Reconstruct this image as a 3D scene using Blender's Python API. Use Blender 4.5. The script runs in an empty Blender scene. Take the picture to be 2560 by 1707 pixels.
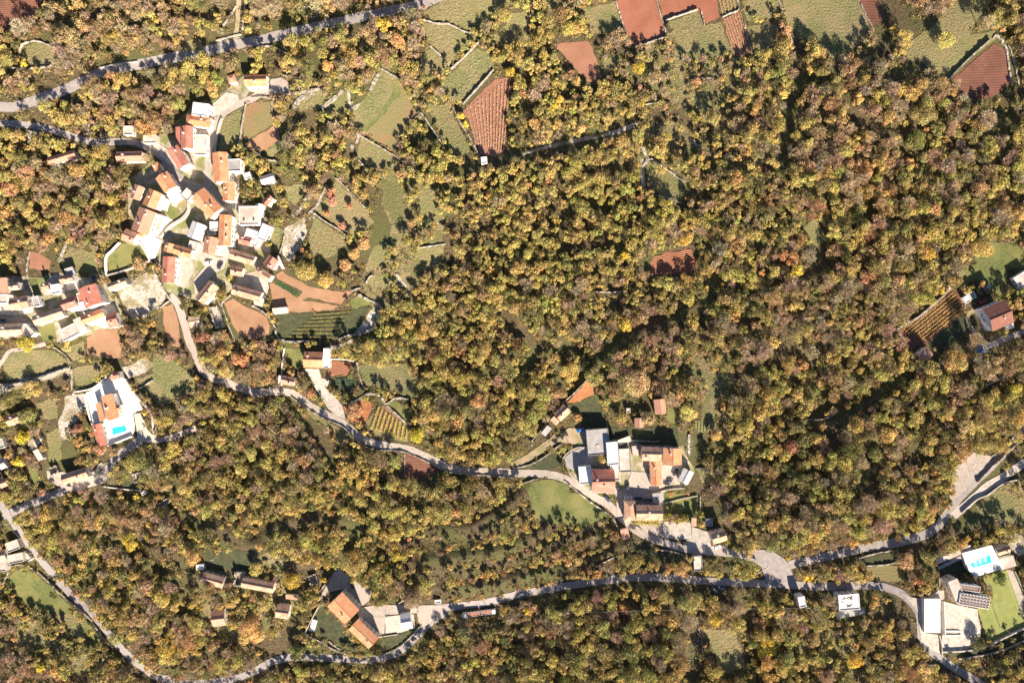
import bpy, bmesh, math, random
import numpy as np
from mathutils import Vector
R = math.radians
random.seed(7); rng = np.random.default_rng(11)
scene = bpy.context.scene
COL = scene.collection

# ------------------------------------------------------------------ camera, sky, sun, exposure
H = 375.0; S = 0.2197                     # flying height (m) and metres per photo pixel on level ground
cam = bpy.data.cameras.new('camera'); cam.lens = 24.0; cam.sensor_width = 36.0
cam.clip_start = 1.0; cam.clip_end = 5000
camo = bpy.data.objects.new('camera', cam); COL.objects.link(camo)
camo.location = (0, 0, H); camo.rotation_euler = (0, 0, 0)
scene.camera = camo
SUN_TO = Vector((0.38, -1.0, 0)).normalized(); SUN_EL = R(27)
world = bpy.data.worlds.new('World'); scene.world = world; world.use_nodes = True
wn = world.node_tree; bg = wn.nodes['Background']
sky = wn.nodes.new('ShaderNodeTexSky'); sky.sky_type = 'NISHITA'; sky.sun_disc = False
sky.sun_elevation = SUN_EL; sky.sun_rotation = math.atan2(SUN_TO.x, SUN_TO.y)
sky.altitude = 1500; sky.air_density = 0.6; sky.dust_density = 0.6
wn.links.new(sky.outputs[0], bg.inputs[0]); bg.inputs[1].default_value = 0.07
sl = bpy.data.lights.new('sun', 'SUN'); sl.energy = 5.0; sl.angle = R(0.5); sl.color = (1.0, 0.865, 0.70)
so = bpy.data.objects.new('sun', sl); COL.objects.link(so)
tosun = Vector((SUN_TO.x*math.cos(SUN_EL), SUN_TO.y*math.cos(SUN_EL), math.sin(SUN_EL)))
so.rotation_euler = tosun.to_track_quat('Z', 'Y').to_euler(); so.location = (60, -200, 300)
scene.view_settings.view_transform = 'Standard'; scene.view_settings.look = 'None'
scene.view_settings.exposure = 1.5; scene.view_settings.gamma = 1.0
scene.render.resolution_x = 1024; scene.render.resolution_y = 682
scene.cycles.max_bounces = 5; scene.cycles.diffuse_bounces = 2; scene.cycles.transparent_max_bounces = 4

# ------------------------------------------------------------------ terrain and picture-to-ground mapping
TERR = []
for A_, line in [(2.6, [(990,1208),(1080,1203),(1160,1158),(1220,1113)]), (2.4, [(940,1283),(1040,1273),(1150,1255),(1240,1218),(1290,1173)]),
    (3.0, [(1000,1347),(1110,1337),(1250,1302),(1350,1282),(1440,1243)]), (2.4, [(560,1253),(650,1193),(760,1183),(830,1208)]),
    (2.2, [(420,1172),(520,1222),(640,1282),(740,1302)]), (2.4, [(1860,958),(1930,948),(1990,913),(2060,873)]), (2.2, [(1060,388),(1180,353),(1300,338),(1420,293)]),
    (3.0, [(1290,935),(1335,870),(1370,820),(1440,765),(1540,725),(1620,680),(1660,610)]), (2.2, [(180,1203),(300,1243),(420,1283)]), (2.4, [(1650,1180),(1750,1150),(1850,1160),(1950,1100)]),
    (2.2, [(1700,700),(1820,640),(1950,600),(2060,560)]), (2.2, [(1130,640),(1230,600),(1340,590)]), (2.2, [(1150,900),(1050,930),(960,900)][::-1]), (2.2, [(1650,520),(1750,480),(1850,400),(1960,360)])]:
    TERR.append((np.array([(x*2560/2352-1280)*0.2197 for x, y in line]), np.array([(853.5-y*2560/2352)*0.2197 for x, y in line]), A_))
def TZ(x, y):
    x = np.asarray(x, dtype=float); y = np.asarray(y, dtype=float)
    xc = np.clip(x, -420, 420); yc = np.clip(y, -300, 300)
    left = 1.0/(1.0+np.exp((xc+70)/60.0))
    z = 0.09*yc*left + 0.012*yc - 0.045*yc*(1-left)*np.clip((xc+20)/120.0, 0, 1)
    for xs, ys, A in TERR:      # terraces: level held up on the lower (sunward) side, dropping across a line
        s_ = yc-np.interp(xc, xs, ys); win = 1/(1+np.exp(-(xc-xs[0]-4)/4.0))/(1+np.exp((xc-xs[-1]+4)/4.0))
        z = z+A*win/(1+np.exp(np.clip(s_/0.7, -40, 40)))*np.exp(-np.maximum(-s_, 0)/20.0)
    z = z + 1.8*np.sin(xc/47.0+0.7)*np.cos(yc/39.0) + 1.1*np.sin((xc+yc)/29.0) + 0.8*np.cos((xc-1.4*yc)/23.0)
    return z
def P(px, py, h=0.0):
    z = 0.0
    for _ in range(6):
        X = (px-1280)*S*(H-z)/H; Y = (853.5-py)*S*(H-z)/H
        z = float(TZ(X, Y))+h
    return Vector((X, Y, z))
OFF = {}
for j, r in enumerate(['abcd', 'efgh', 'ijkl', 'mnop']):
    for i, c in enumerate(r): OFF[c] = (640*i, [0, 427, 854, 1280][j])
K = 3.672; V = 2560/2352
def src(t, x, y):
    if t == 'v': return (x*V, y*V)
    if t == 's': return (x, y)
    return (OFF[t][0]+x/K, OFF[t][1]+y/K)
def pts_of(*segs):
    out = []
    for t, lst in segs:
        for (x, y) in lst: out.append(src(t, x, y))
    return out
def ground(lst): return [P(x, y) for x, y in lst]

# ------------------------------------------------------------------ materials
MATS = {}
def newmat(name):
    m = bpy.data.materials.new(name); m.use_nodes = True; nt = m.node_tree
    b = nt.nodes['Principled BSDF']; return m, nt, b
def node(nt, t, **kw):
    n = nt.nodes.new(t)
    for k, v in kw.items():
        if k in n.inputs: n.inputs[k].default_value = v
        else: setattr(n, k, v)
    return n
def noise_mat(name, c1, c2, scale=0.4, rough=0.9, bump=0.0, bscale=None, c3=None, sc3=0.05, detail=6, spec=0.2, bdist=0.3, rot=None):
    if name in MATS: return MATS[name]
    m, nt, b = newmat(name); L = nt.links
    tc = node(nt, 'ShaderNodeNewGeometry')
    n = node(nt, 'ShaderNodeTexNoise', Scale=scale, Detail=detail, Roughness=0.65)
    L.new(tc.outputs['Position'], n.inputs['Vector'])
    cr = node(nt, 'ShaderNodeValToRGB'); e = cr.color_ramp.elements
    e[0].position = 0.35; e[1].position = 0.65; e[0].color = (*c1, 1); e[1].color = (*c2, 1)
    L.new(n.outputs['Fac'], cr.inputs[0]); out = cr.outputs[0]
    if c3:
        n3 = node(nt, 'ShaderNodeTexNoise', Scale=sc3, Detail=5, Roughness=0.6)
        L.new(tc.outputs['Position'], n3.inputs['Vector'])
        r3 = node(nt, 'ShaderNodeValToRGB'); r3.color_ramp.elements[0].position = 0.45; r3.color_ramp.elements[1].position = 0.6
        L.new(n3.outputs['Fac'], r3.inputs[0])
        mx = node(nt, 'ShaderNodeMixRGB'); L.new(r3.outputs[0], mx.inputs[0]); L.new(out, mx.inputs[1])
        mx.inputs[2].default_value = (*c3, 1); out = mx.outputs[0]
    L.new(out, b.inputs['Base Color']); b.inputs['Roughness'].default_value = rough
    b.inputs['Specular IOR Level'].default_value = spec
    if bump:
        nb = node(nt, 'ShaderNodeTexNoise', Scale=bscale or scale*3, Detail=4)
        L.new(tc.outputs['Position'], nb.inputs['Vector'])
        bp = node(nt, 'ShaderNodeBump', Strength=bump, Distance=bdist)
        L.new(nb.outputs['Fac'], bp.inputs['Height']); L.new(bp.outputs[0], b.inputs['Normal'])
    MATS[name] = m; return m
def furrow_mat(name, c1, c2, ang, spacing, strength=0.6, dist=0.15):
    """ploughed soil: colour noise, furrows as relief"""
    m, nt, b = newmat(name); L = nt.links
    g = node(nt, 'ShaderNodeNewGeometry')
    n = node(nt, 'ShaderNodeTexNoise', Scale=0.12, Detail=8, Roughness=0.7); L.new(g.outputs['Position'], n.inputs['Vector'])
    cr = node(nt, 'ShaderNodeValToRGB'); e = cr.color_ramp.elements
    e[0].position = 0.35; e[1].position = 0.68; e[0].color = (*c1, 1); e[1].color = (*c2, 1)
    L.new(n.outputs['Fac'], cr.inputs[0])
    n2 = node(nt, 'ShaderNodeTexNoise', Scale=0.33, Detail=10, Roughness=0.75); L.new(g.outputs['Position'], n2.inputs['Vector'])
    r2 = node(nt, 'ShaderNodeValToRGB'); r2.color_ramp.elements[0].position = 0.56; r2.color_ramp.elements[1].position = 0.72; r2.color_ramp.elements[1].color = (.65,.65,.65,1)
    L.new(n2.outputs['Fac'], r2.inputs[0]); mx = node(nt, 'ShaderNodeMixRGB'); L.new(r2.outputs[0], mx.inputs[0]); L.new(cr.outputs[0], mx.inputs[1]); mx.inputs[2].default_value = (0.24, 0.20, 0.085, 1)
    L.new(mx.outputs[0], b.inputs['Base Color'])
    b.inputs['Roughness'].default_value = 0.95; b.inputs['Specular IOR Level'].default_value = 0.1
    mp = node(nt, 'ShaderNodeMapping'); mp.inputs['Rotation'].default_value = (0, 0, R(ang))
    L.new(g.outputs['Position'], mp.inputs['Vector'])
    w = node(nt, 'ShaderNodeTexWave', Scale=1.0/spacing/3.18*1.0, Distortion=0.8); w.bands_direction = 'Y'
    w.inputs['Detail'].default_value = 2; w.inputs['Detail Scale'].default_value = 1.5
    L.new(mp.outputs[0], w.inputs['Vector'])
    bp = node(nt, 'ShaderNodeBump', Strength=strength, Distance=dist)
    L.new(w.outputs['Fac'], bp.inputs['Height']); L.new(bp.outputs[0], b.inputs['Normal'])
    MATS[name] = m; return m
def plain(name, c, rough=0.5, metal=0.0, spec=0.4):
    if name in MATS: return MATS[name]
    return noise_mat(name, tuple(v*0.93 for v in c), tuple(min(1, v*1.05) for v in c), 2.0, rough, spec=spec) if not metal else metal_mat(name, c, rough)
def metal_mat(name, c, rough):
    m, nt, b = newmat(name); b.inputs['Base Color'].default_value = (*c, 1); b.inputs['Metallic'].default_value = 0.8
    b.inputs['Roughness'].default_value = rough; MATS[name] = m; return m
def leaf_mat():
    m, nt, b = newmat('leaves'); L = nt.links
    a = node(nt, 'ShaderNodeAttribute'); a.attribute_name = 'leafcol'
    L.new(a.outputs['Color'], b.inputs['Base Color']); b.inputs['Roughness'].default_value = 0.8
    b.inputs['Specular IOR Level'].default_value = 0.15
    tr = node(nt, 'ShaderNodeBsdfTranslucent'); L.new(a.outputs['Color'], tr.inputs[0])
    mx = node(nt, 'ShaderNodeMixShader'); mx.inputs[0].default_value = 0.18
    L.new(b.outputs[0], mx.inputs[1]); L.new(tr.outputs[0], mx.inputs[2])
    L.new(mx.outputs[0], nt.nodes['Material Output'].inputs[0]); MATS['leaves'] = m; return m
LEAF = leaf_mat()
BARK = noise_mat('bark', (0.16, 0.12, 0.09), (0.26, 0.21, 0.17), 3)
M_GROUND = noise_mat('forest_floor', (0.06, 0.048, 0.026), (0.155, 0.115, 0.062), 0.7, bump=0.8, bscale=1.2, c3=(0.10, 0.10, 0.038), sc3=0.03, detail=9, bdist=0.6)
M_OLIVE = noise_mat('dry_meadow_grass', (0.155, 0.135, 0.06), (0.30, 0.245, 0.125), 0.8, bump=1.0, bscale=1.1, c3=(0.185, 0.18, 0.075), sc3=0.06, detail=12, bdist=0.7)
M_GREEN = noise_mat('green_grass', (0.115, 0.13, 0.052), (0.225, 0.21, 0.092), 0.8, bump=1.0, bscale=1.1, c3=(0.25, 0.205, 0.105), sc3=0.05, detail=12, bdist=0.6)
M_LAWN = noise_mat('lush_lawn', (0.085, 0.11, 0.035), (0.17, 0.175, 0.062), 0.6, bump=0.4, bscale=1.5, c3=(0.20, 0.19, 0.07), sc3=0.06, detail=9)
M_SHADEGREEN = noise_mat('dark_shaded_grass', (0.042, 0.052, 0.027), (0.092, 0.092, 0.046), 0.5, bump=0.4, bscale=1.2, detail=9)  # dark green grass, with the shade over some plots put into the colour
M_BROWN = noise_mat('grassy_fallow', (0.235, 0.175, 0.085), (0.185, 0.185, 0.075), 0.5, bump=1.0, bscale=1.2, c3=(0.27, 0.165, 0.09), sc3=0.06, detail=9, bdist=0.3)
M_SCRUBG = noise_mat('scrubby_dry_ground', (0.10, 0.09, 0.045), (0.30, 0.24, 0.125), 0.6, bump=1.0, bscale=1.1, c3=(0.14, 0.14, 0.055), sc3=0.09, detail=12, bdist=0.7)
M_RUST = noise_mat('leaf_covered_ground', (0.30, 0.12, 0.06), (0.42, 0.19, 0.08), 0.5, bump=0.6, bscale=1.5, detail=9)
M_ASPH = noise_mat('asphalt', (0.24, 0.215, 0.205), (0.37, 0.325, 0.305), 0.45, bump=0.1, bscale=3, c3=(0.33, 0.30, 0.285), sc3=0.05, detail=9)
M_LANE = noise_mat('pale_lane', (0.29, 0.25, 0.215), (0.46, 0.39, 0.335), 0.6, bump=0.15, bscale=2, c3=(0.42, 0.36, 0.31), sc3=0.08, detail=9)
M_CONC = noise_mat('concrete_paving', (0.36, 0.315, 0.27), (0.58, 0.52, 0.455), 0.5, bump=0.1, bscale=2, detail=9)
M_GREY = noise_mat('grey_concrete', (0.26, 0.25, 0.245), (0.38, 0.36, 0.34), 0.3, bump=0.1, bscale=2, detail=9)
M_WHITEPAVE = noise_mat('white_paving', (0.72, 0.68, 0.62), (0.86, 0.82, 0.76), 0.4, bump=0.05, bscale=2, detail=6)
M_DIRT = noise_mat('dirt_track', (0.33, 0.25, 0.17), (0.47, 0.37, 0.26), 0.4, bump=0.3, bscale=1.5, c3=(0.26, 0.22, 0.11), sc3=0.2, detail=9)
M_RUBBLE = noise_mat('stony_ground', (0.30, 0.26, 0.20), (0.62, 0.56, 0.49), 0.55, bump=1.0, bscale=1.2, c3=(0.24, 0.20, 0.11), sc3=0.12, detail=10, bdist=0.5)
M_STONE = noise_mat('dry_stone', (0.17, 0.145, 0.115), (0.52, 0.47, 0.41), 1.1, bump=1.0, bscale=1.6, detail=8, bdist=0.3)
M_WSTONE = noise_mat('house_stone', (0.52, 0.46, 0.39), (0.72, 0.65, 0.56), 0.9, bump=0.4, bscale=2, detail=8, bdist=0.1)
M_PLASTER = noise_mat('white_render', (0.74, 0.70, 0.64), (0.84, 0.80, 0.74), 0.5, detail=7)
M_PINK = noise_mat('pale_plaster', (0.66, 0.52, 0.42), (0.74, 0.60, 0.50), 0.5, detail=7)
WALLS = {'w': M_PLASTER, 's': M_WSTONE, 'p': M_PINK, 'g': M_GREY}
def tile_mat(name, c1, c2, sc=0.8, c3=None):
    m = noise_mat(name, c1, c2, sc, 0.85, bump=0.35, bscale=4, c3=c3, sc3=0.35, detail=8, bdist=0.1)
    return m
ROOFS = {
 'o': tile_mat('orange_tiles', (0.50, 0.195, 0.095), (0.62, 0.285, 0.145), c3=(0.56, 0.30, 0.17)),
 't': tile_mat('terracotta_tiles', (0.40, 0.19, 0.125), (0.53, 0.29, 0.20), c3=(0.50, 0.27, 0.19)),
 'r': tile_mat('red_tiles', (0.40, 0.135, 0.095), (0.50, 0.20, 0.14), c3=(0.46,0.22,0.16)),
 'd': tile_mat('old_brown_tiles', (0.37, 0.175, 0.12), (0.52, 0.31, 0.205), c3=(0.52, 0.36, 0.24)),
 'y': tile_mat('weathered_tiles', (0.52, 0.36, 0.24), (0.64, 0.49, 0.34), c3=(0.48, 0.29, 0.19)),
 'b': tile_mat('dark_red_brown_tiles', (0.17, 0.075, 0.055), (0.25, 0.115, 0.085)),
 'w': noise_mat('white_roof', (0.70, 0.67, 0.64), (0.82, 0.79, 0.75), 0.4, detail=8),
 'g': noise_mat('grey_roof', (0.28, 0.27, 0.265), (0.40, 0.38, 0.36), 0.3, detail=9),
 'p': noise_mat('pinkish_slab', (0.54, 0.44, 0.385), (0.68, 0.57, 0.505), 0.35, detail=9, c3=(0.45, 0.36, 0.31), sc3=0.15),
}
SOIL_A = furrow_mat('red_soil_wide', (0.29, 0.115, 0.072), (0.38, 0.16, 0.105), 17, 0.8)
SOIL_B = furrow_mat('red_soil_dark', (0.15, 0.070, 0.050), (0.21, 0.098, 0.070), 0, 0.9)
SOIL_C = furrow_mat('ploughed_soil', (0.30, 0.165, 0.095), (0.40, 0.245, 0.15), 60, 0.8)
SOIL_D = furrow_mat('ridged_soil', (0.26, 0.115, 0.068), (0.36, 0.17, 0.105), -12, 1.1, 1.0, 0.4)
SOIL_E = furrow_mat('fine_red_soil', (0.27, 0.13, 0.085), (0.36, 0.185, 0.125), 8, 0.7, 0.3, 0.1)
M_GLASS = plain('window_glass', (0.05, 0.06, 0.07), 0.15, spec=0.6)
M_FRAME = plain('window_frame', (0.5, 0.45, 0.38), 0.6)
M_DOOR = plain('wooden_door', (0.2, 0.11, 0.06), 0.6)
M_DARK = plain('dark_rubber', (0.03, 0.03, 0.032), 0.8)
M_POLE = plain('pole_grey', (0.55, 0.52, 0.48), 0.7)

# ------------------------------------------------------------------ helpers
def tag(o, label=None, cat=None, group=None, kind=None):
    if label: o['label'] = label
    if cat: o['category'] = cat
    if group: o['group'] = group
    if kind: o['kind'] = kind
    return o
def link(o, parent=None):
    COL.objects.link(o)
    if parent: o.parent = parent
    return o
def empty(name, loc, rz=0):
    o = bpy.data.objects.new(name, None); o.location = loc; o.rotation_euler = (0, 0, rz); o.empty_display_size = 1
    return link(o)
def mesh(name, verts, faces, mats, parent=None, midx=None, smooth=False):
    me = bpy.data.meshes.new(name); me.from_pydata([tuple(v) for v in verts], [], faces)
    for m in (mats if isinstance(mats, (list, tuple)) else [mats]): me.materials.append(m)
    if midx: me.polygons.foreach_set('material_index', midx)
    if smooth: me.polygons.foreach_set('use_smooth', [True]*len(me.polygons))
    me.update()
    return link(bpy.data.objects.new(name, me), parent)
class MB:
    def __init__(s): s.v = []; s.f = []; s.m = []
    def box(s, x0, x1, y0, y1, z0, z1, m=0):
        b = len(s.v)
        s.v += [(x0,y0,z0),(x1,y0,z0),(x1,y1,z0),(x0,y1,z0),(x0,y0,z1),(x1,y0,z1),(x1,y1,z1),(x0,y1,z1)]
        s.f += [(b,b+3,b+2,b+1),(b+4,b+5,b+6,b+7),(b,b+1,b+5,b+4),(b+1,b+2,b+6,b+5),(b+2,b+3,b+7,b+6),(b+3,b,b+4,b+7)]
        s.m += [m]*6
    def prism(s, lo, hi, m=0, cap=True):
        b = len(s.v); n = len(lo); s.v += list(lo)+list(hi)
        for i in range(n): s.f.append((b+i, b+(i+1) % n, b+n+(i+1) % n, b+n+i)); s.m.append(m)
        if cap: s.f.append(tuple(range(b+n, b+2*n))); s.f.append(tuple(reversed(range(b, b+n)))); s.m += [m, m]
    def tube(s, a, c, r0, r1, n=6, m=0):
        a = Vector(a); c = Vector(c); d = (c-a).normalized(); u = d.orthogonal().normalized(); w = d.cross(u)
        lo = [tuple(a+(u*math.cos(t)+w*math.sin(t))*r0) for t in [2*math.pi*k/n for k in range(n)]]
        hi = [tuple(c+(u*math.cos(t)+w*math.sin(t))*r1) for t in [2*math.pi*k/n for k in range(n)]]
        s.prism(lo, hi, m)
    def build(s, name, mats, parent=None): return mesh(name, s.v, s.f, mats, parent, s.m)

# ------------------------------------------------------------------ the ground
def axis(half, step, far):
    a = list(np.arange(0, half+.1, step)); d = step
    while a[-1] < far: d *= 1.35; a.append(a[-1]+d)
    return np.array([-v for v in a[:0:-1]]+a)
gx = axis(330, 2.0, 1600); gy = axis(230, 2.0, 1600)
GX, GY = np.meshgrid(gx, gy); GZ = TZ(GX, GY)
nv = GX.size; nx = len(gx); ny = len(gy)
me = bpy.data.meshes.new('ground'); me.vertices.add(nv)
me.vertices.foreach_set('co', np.stack([GX, GY, GZ], -1).astype(np.float32).ravel())
ii = (np.arange(ny-1)[:, None]*nx+np.arange(nx-1)[None]).ravel()
q = np.stack([ii, ii+1, ii+nx+1, ii+nx], -1).astype(np.int32)
me.loops.add(q.size); me.loops.foreach_set('vertex_index', q.ravel())
me.polygons.add(len(q)); me.polygons.foreach_set('loop_start', np.arange(0, q.size, 4, dtype=np.int32))
me.polygons.foreach_set('use_smooth', np.ones(len(q), bool))
me.materials.append(M_GROUND); me.update(calc_edges=True)
g = link(bpy.data.objects.new('ground', me)); tag(g, kind='structure')

BLOCK = []          # (polygon in world xy, margin) keeps trees off
CLEAR = []
def add_block(pts, margin): BLOCK.append((np.array([(p[0], p[1]) for p in pts]), margin))
layer = [0]
def drape(name, pts, mat, base=0.11, jitter=0.5, kind='structure', margin=1.0, block=True, smooth=True, label=None, cat=None):
    """a sheet laid on the terrain, cut finely enough to follow it"""
    pts = [Vector((p[0], p[1], 0)) for p in pts]
    if block and margin == 1.0 and name in ('ploughed_field', 'vineyard_soil', 'court'): margin = 2.3
    if block: add_block(pts, 0.1 if (name == 'meadow' and margin == 1.0) else margin)
    out = []; n = len(pts)
    for i in range(n):
        a, b = pts[i], pts[(i+1) % n]; L = (b-a).length; k = max(1, int(L/2.5)) if jitter else 1
        for j in range(k):
            p = a.lerp(b, j/k)
            if jitter: p = p+Vector((random.uniform(-1, 1), random.uniform(-1, 1), 0))*jitter
            out.append(p)
    bm = bmesh.new(); vs = [bm.verts.new(p) for p in out]
    try: bm.faces.new(vs)
    except Exception: bm.free(); return None
    bmesh.ops.triangulate(bm, faces=bm.faces[:])
    xs = [p.x for p in out]; ys = [p.y for p in out]
    st = 3.0
    for ax, (lo, hi) in enumerate(((min(xs), max(xs)), (min(ys), max(ys)))):
        v = math.ceil(lo/st)*st
        while v < hi:
            co = (v, 0, 0) if ax == 0 else (0, v, 0); no = (1, 0, 0) if ax == 0 else (0, 1, 0)
            bmesh.ops.bisect_plane(bm, geom=bm.verts[:]+bm.edges[:]+bm.faces[:], plane_co=co, plane_no=no, dist=1e-4)
            v += st
    layer[0] += 1; off = base+(layer[0] % 20)*0.003
    for v in bm.verts: v.co.z = float(TZ(v.co.x, v.co.y))+off
    bmesh.ops.recalc_face_normals(bm, faces=bm.faces[:])
    for f in bm.faces:
        if f.normal.z < 0: f.normal_flip()
        f.smooth = True
    me = bpy.data.meshes.new(name); bm.to_mesh(me); bm.free(); me.materials.append(mat)
    o = link(bpy.data.objects.new(name, me)); tag(o, label, cat, kind=kind); return o
def catmull(pts, per=4):
    out = []; n = len(pts)
    for i in range(n-1):
        p0 = pts[max(i-1, 0)]; p1 = pts[i]; p2 = pts[i+1]; p3 = pts[min(i+2, n-1)]
        for k in range(per):
            t = k/per
            out.append(0.5*((2*p1)+(-p0+p2)*t+(2*p0-5*p1+4*p2-p3)*t*t+(-p0+3*p1-3*p2+p3)*t**3))
    out.append(pts[-1]); return out
ROADLINES = []
def ribbon(name, segs, width, mat, base=0.16, wvar=0.18, margin=1.8, kerb=False, n_across=3):
    p = [Vector((q.x, q.y, 0)) for q in ground(pts_of(*segs))]
    c = catmull(p, 5); fine = [c[0]]
    for a, b in zip(c, c[1:]):
        k = max(1, int((b-a).length/1.6))
        for j in range(1, k+1): fine.append(a.lerp(b, j/k))
    layer[0] += 1; base += (layer[0] % 15)*0.004
    vs = []; fs = []
    for i, q in enumerate(fine):
        d = (fine[min(i+1, len(fine)-1)]-fine[max(i-1, 0)]).normalized(); nrm = Vector((-d.y, d.x, 0))
        w = width/2
        for j in range(n_across+1):
            t = -1+2*j/n_across; ww = w+(random.uniform(-wvar, wvar) if abs(t) == 1 else 0)
            r = q+nrm*ww*t; vs.append((r.x, r.y, float(TZ(r.x, r.y))+base))
    m = n_across+1
    for i in range(len(fine)-1):
        for j in range(n_across): fs.append((i*m+j, (i+1)*m+j, (i+1)*m+j+1, i*m+j+1))
    o = mesh(name, vs, fs, mat); o.data.update()
    if o.data.polygons[0].normal.z < 0:
        o.data.flip_normals()
    tag(o, kind='structure'); ROADLINES.append((np.array([(q.x, q.y) for q in fine[::2]]), width/2+margin)); return fine

# ------------------------------------------------------------------ roads
ribbon('road', [('a', [(-60,975),(130,985),(300,930),(560,840),(740,760),(930,665),(1100,622),(1300,590),(1600,530),(1900,470),(2150,415),(2350,380)]), ('b', [(250,318),(500,262),(750,208),(1000,150),(1250,98),(1480,48),(1650,-10),(1800,-90)])], 5.2, M_ASPH)
ribbon('road', [('a', [(-60,1125),(250,1150),(450,1190),(600,1235),(760,1285),(900,1312),(1100,1300),(1250,1315),(1380,1368),(1500,1455),(1580,1560)]), ('e', [(1650,60),(1720,140)])], 3.6, M_ASPH)
ribbon('lane', [('b', [(60,830)]), ('a', [(2330,900),(2170,970),(2040,1060),(1995,1170),(1950,1290),(1915,1400),(1915,1540)]), ('e', [(1900,40),(1930,150),(2010,270),(2090,350),(2140,450),(2150,620),(2090,760),(2000,900)])], 3.8, M_LANE)
ribbon('lane', [('e', [(1560,1140),(1630,1220),(1670,1330),(1740,1568)]), ('i', [(1800,130),(1855,250),(1935,325),(2060,370),(2200,420),(2350,465)]), ('j', [(130,458),(290,462),(380,500),(500,590),(640,665),(760,725),(850,790),(950,870),(1080,930),(1250,962),(1400,985),(1550,1050),(1700,1120),(1850,1175),(2000,1190),(2200,1190),(2350,1205)]), ('k', [(150,1207),(300,1212),(420,1232),(520,1272),(620,1330),(760,1425),(880,1490),(960,1568)]), ('o', [(1030,70),(1110,145),(1250,225),(1400,280),(1600,335),(1800,355),(2050,380),(2200,410),(2350,440)]), ('p', [(100,520)])], 4.2, M_LANE)
ribbon('road', [('p', [(60,560),(210,480),(400,435),(600,390),(800,345),(1000,305),(1200,272),(1400,220),(1540,140),(1620,50)]), ('l', [(1690,1510),(1760,1420),(1900,1280),(2050,1140),(2200,980),(2350,830),(2450,720)])], 4.8, M_ASPH)
ribbon('lane', [('l', [(1700,1600),(1860,1460),(2010,1330),(2160,1240),(2350,1110),(2450,1060)])], 4.5, M_CONC)
ribbon('road', [('i', [(1290,900),(1150,1000),(1040,1090),(960,1210),(780,1290),(560,1375),(400,1440),(200,1525),(60,1590)]), ('m', [(60,40)])], 4.3, M_ASPH)
ribbon('lane', [('i', [(1280,890),(1420,905),(1560,880),(1680,840),(1800,790)])], 3.0, M_LANE)
ribbon('road', [('i', [(-60,1360),(0,1480)]), ('m', [(60,0),(120,90),(185,190),(260,310),(370,430),(480,560),(620,720),(760,850),(880,970),(980,1090),(1080,1210),(1200,1330),(1330,1440),(1450,1510),(1650,1560),(1800,1568),(2000,1550),(2200,1510),(2350,1450)]), ('n', [(130,1375),(280,1335),(400,1325),(600,1330),(800,1345),(1000,1350),(1150,1335),(1280,1295),(1380,1225),(1480,1130),(1560,1050),(1650,970),(1760,905)])], 4.2, M_ASPH)
ribbon('road', [('n', [(1190,880),(1480,880),(1650,880),(1850,860),(2100,830),(2350,765)]), ('o', [(150,735),(400,692),(700,645),(950,612),(1200,595),(1500,605),(1800,630),(2100,645),(2350,655)]), ('p', [(200,665),(450,682),(700,672),(950,672),(1100,695),(1230,750),(1330,840),(1385,930),(1400,1050),(1410,1150),(1480,1260),(1600,1350),(1750,1450),(1900,1540),(2050,1640)])], 4.2, M_ASPH)
ribbon('lane', [('k', [(0,1150),(150,1062),(300,960),(420,870)])], 4.0, M_DIRT)
ribbon('lane', [('k', [(950,1400),(1100,1372),(1250,1350),(1380,1310),(1480,1190)])], 3.2, M_LANE)
ribbon('footpath', [('a', [(2190,-40),(2185,180),(2155,380)])], 2.4, M_DIRT, wvar=0.3)
ribbon('footpath', [('e', [(1690,100),(1640,230),(1600,330)])], 2.6, M_CONC)
ribbon('footpath', [('c', [(100,1410),(500,1310),(850,1240),(1120,1150)])], 2.2, M_RUBBLE, wvar=0.3)
ribbon('footpath', [('h', [(1890,1280),(1830,1330),(1850,1420),(1930,1540)]), ('l', [(1960,10)])], 2.4, M_DIRT, wvar=0.2)
ribbon('road', [('l', [(1900,60),(2050,30),(2200,-40)]), ('h', [(2400,1470)])], 3.4, M_ASPH)
ribbon('footpath', [('i', [(-40,260),(30,170),(90,90),(250,60),(420,20)])], 2.2, M_LANE, wvar=0.2)
ribbon('footpath', [('i', [(690,480),(620,620),(560,760),(600,900)])], 3.0, M_RUBBLE, wvar=0.5)

# ------------------------------------------------------------------ fields, meadows, yards
M_VILL = noise_mat('trodden_village_ground', (0.21, 0.175, 0.105), (0.48, 0.41, 0.325), 0.25, bump=0.5, bscale=1.5, c3=(0.19, 0.20, 0.08), sc3=0.16, detail=10)
def F(name, t, pts, mat, **kw): return drape(name, ground([src(t, x, y) for x, y in pts]), mat, **kw)
F('ploughed_field','a',[(-60,-60),(385,-60),(380,60),(330,150),(230,200),(120,290),(-60,280)],SOIL_B)
F('meadow','b',[(1150,640),(1300,720),(1370,850),(1000,1225),(920,1190),(885,1010),(1060,830)],M_GREEN)
F('field','b',[(1370,850),(1500,1060),(1390,1130),(1270,1395),(1000,1225)],M_BROWN)
F('grass_strip','b',[(1230,730),(1340,850),(1200,1010),(1060,1170),(990,1225),(950,1200),(1120,1060),(1250,850)],M_LAWN,block=False)
F('meadow','b',[(2020,440),(2180,520),(2190,650),(1900,945),(1780,950),(1700,760),(1820,640)],M_GREEN)
F('vineyard_soil','b',[(2190,730),(2345,715),(2300,1000),(2250,1080),(2295,1160),(2290,1380),(2190,1445),(2060,1410),(1980,1200),(1930,1060),(1885,1030)],SOIL_E)
F('meadow','b',[(1530,210),(1720,230),(1960,320),(2040,350),(1770,620),(1600,430),(1520,300)],M_OLIVE)
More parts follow.
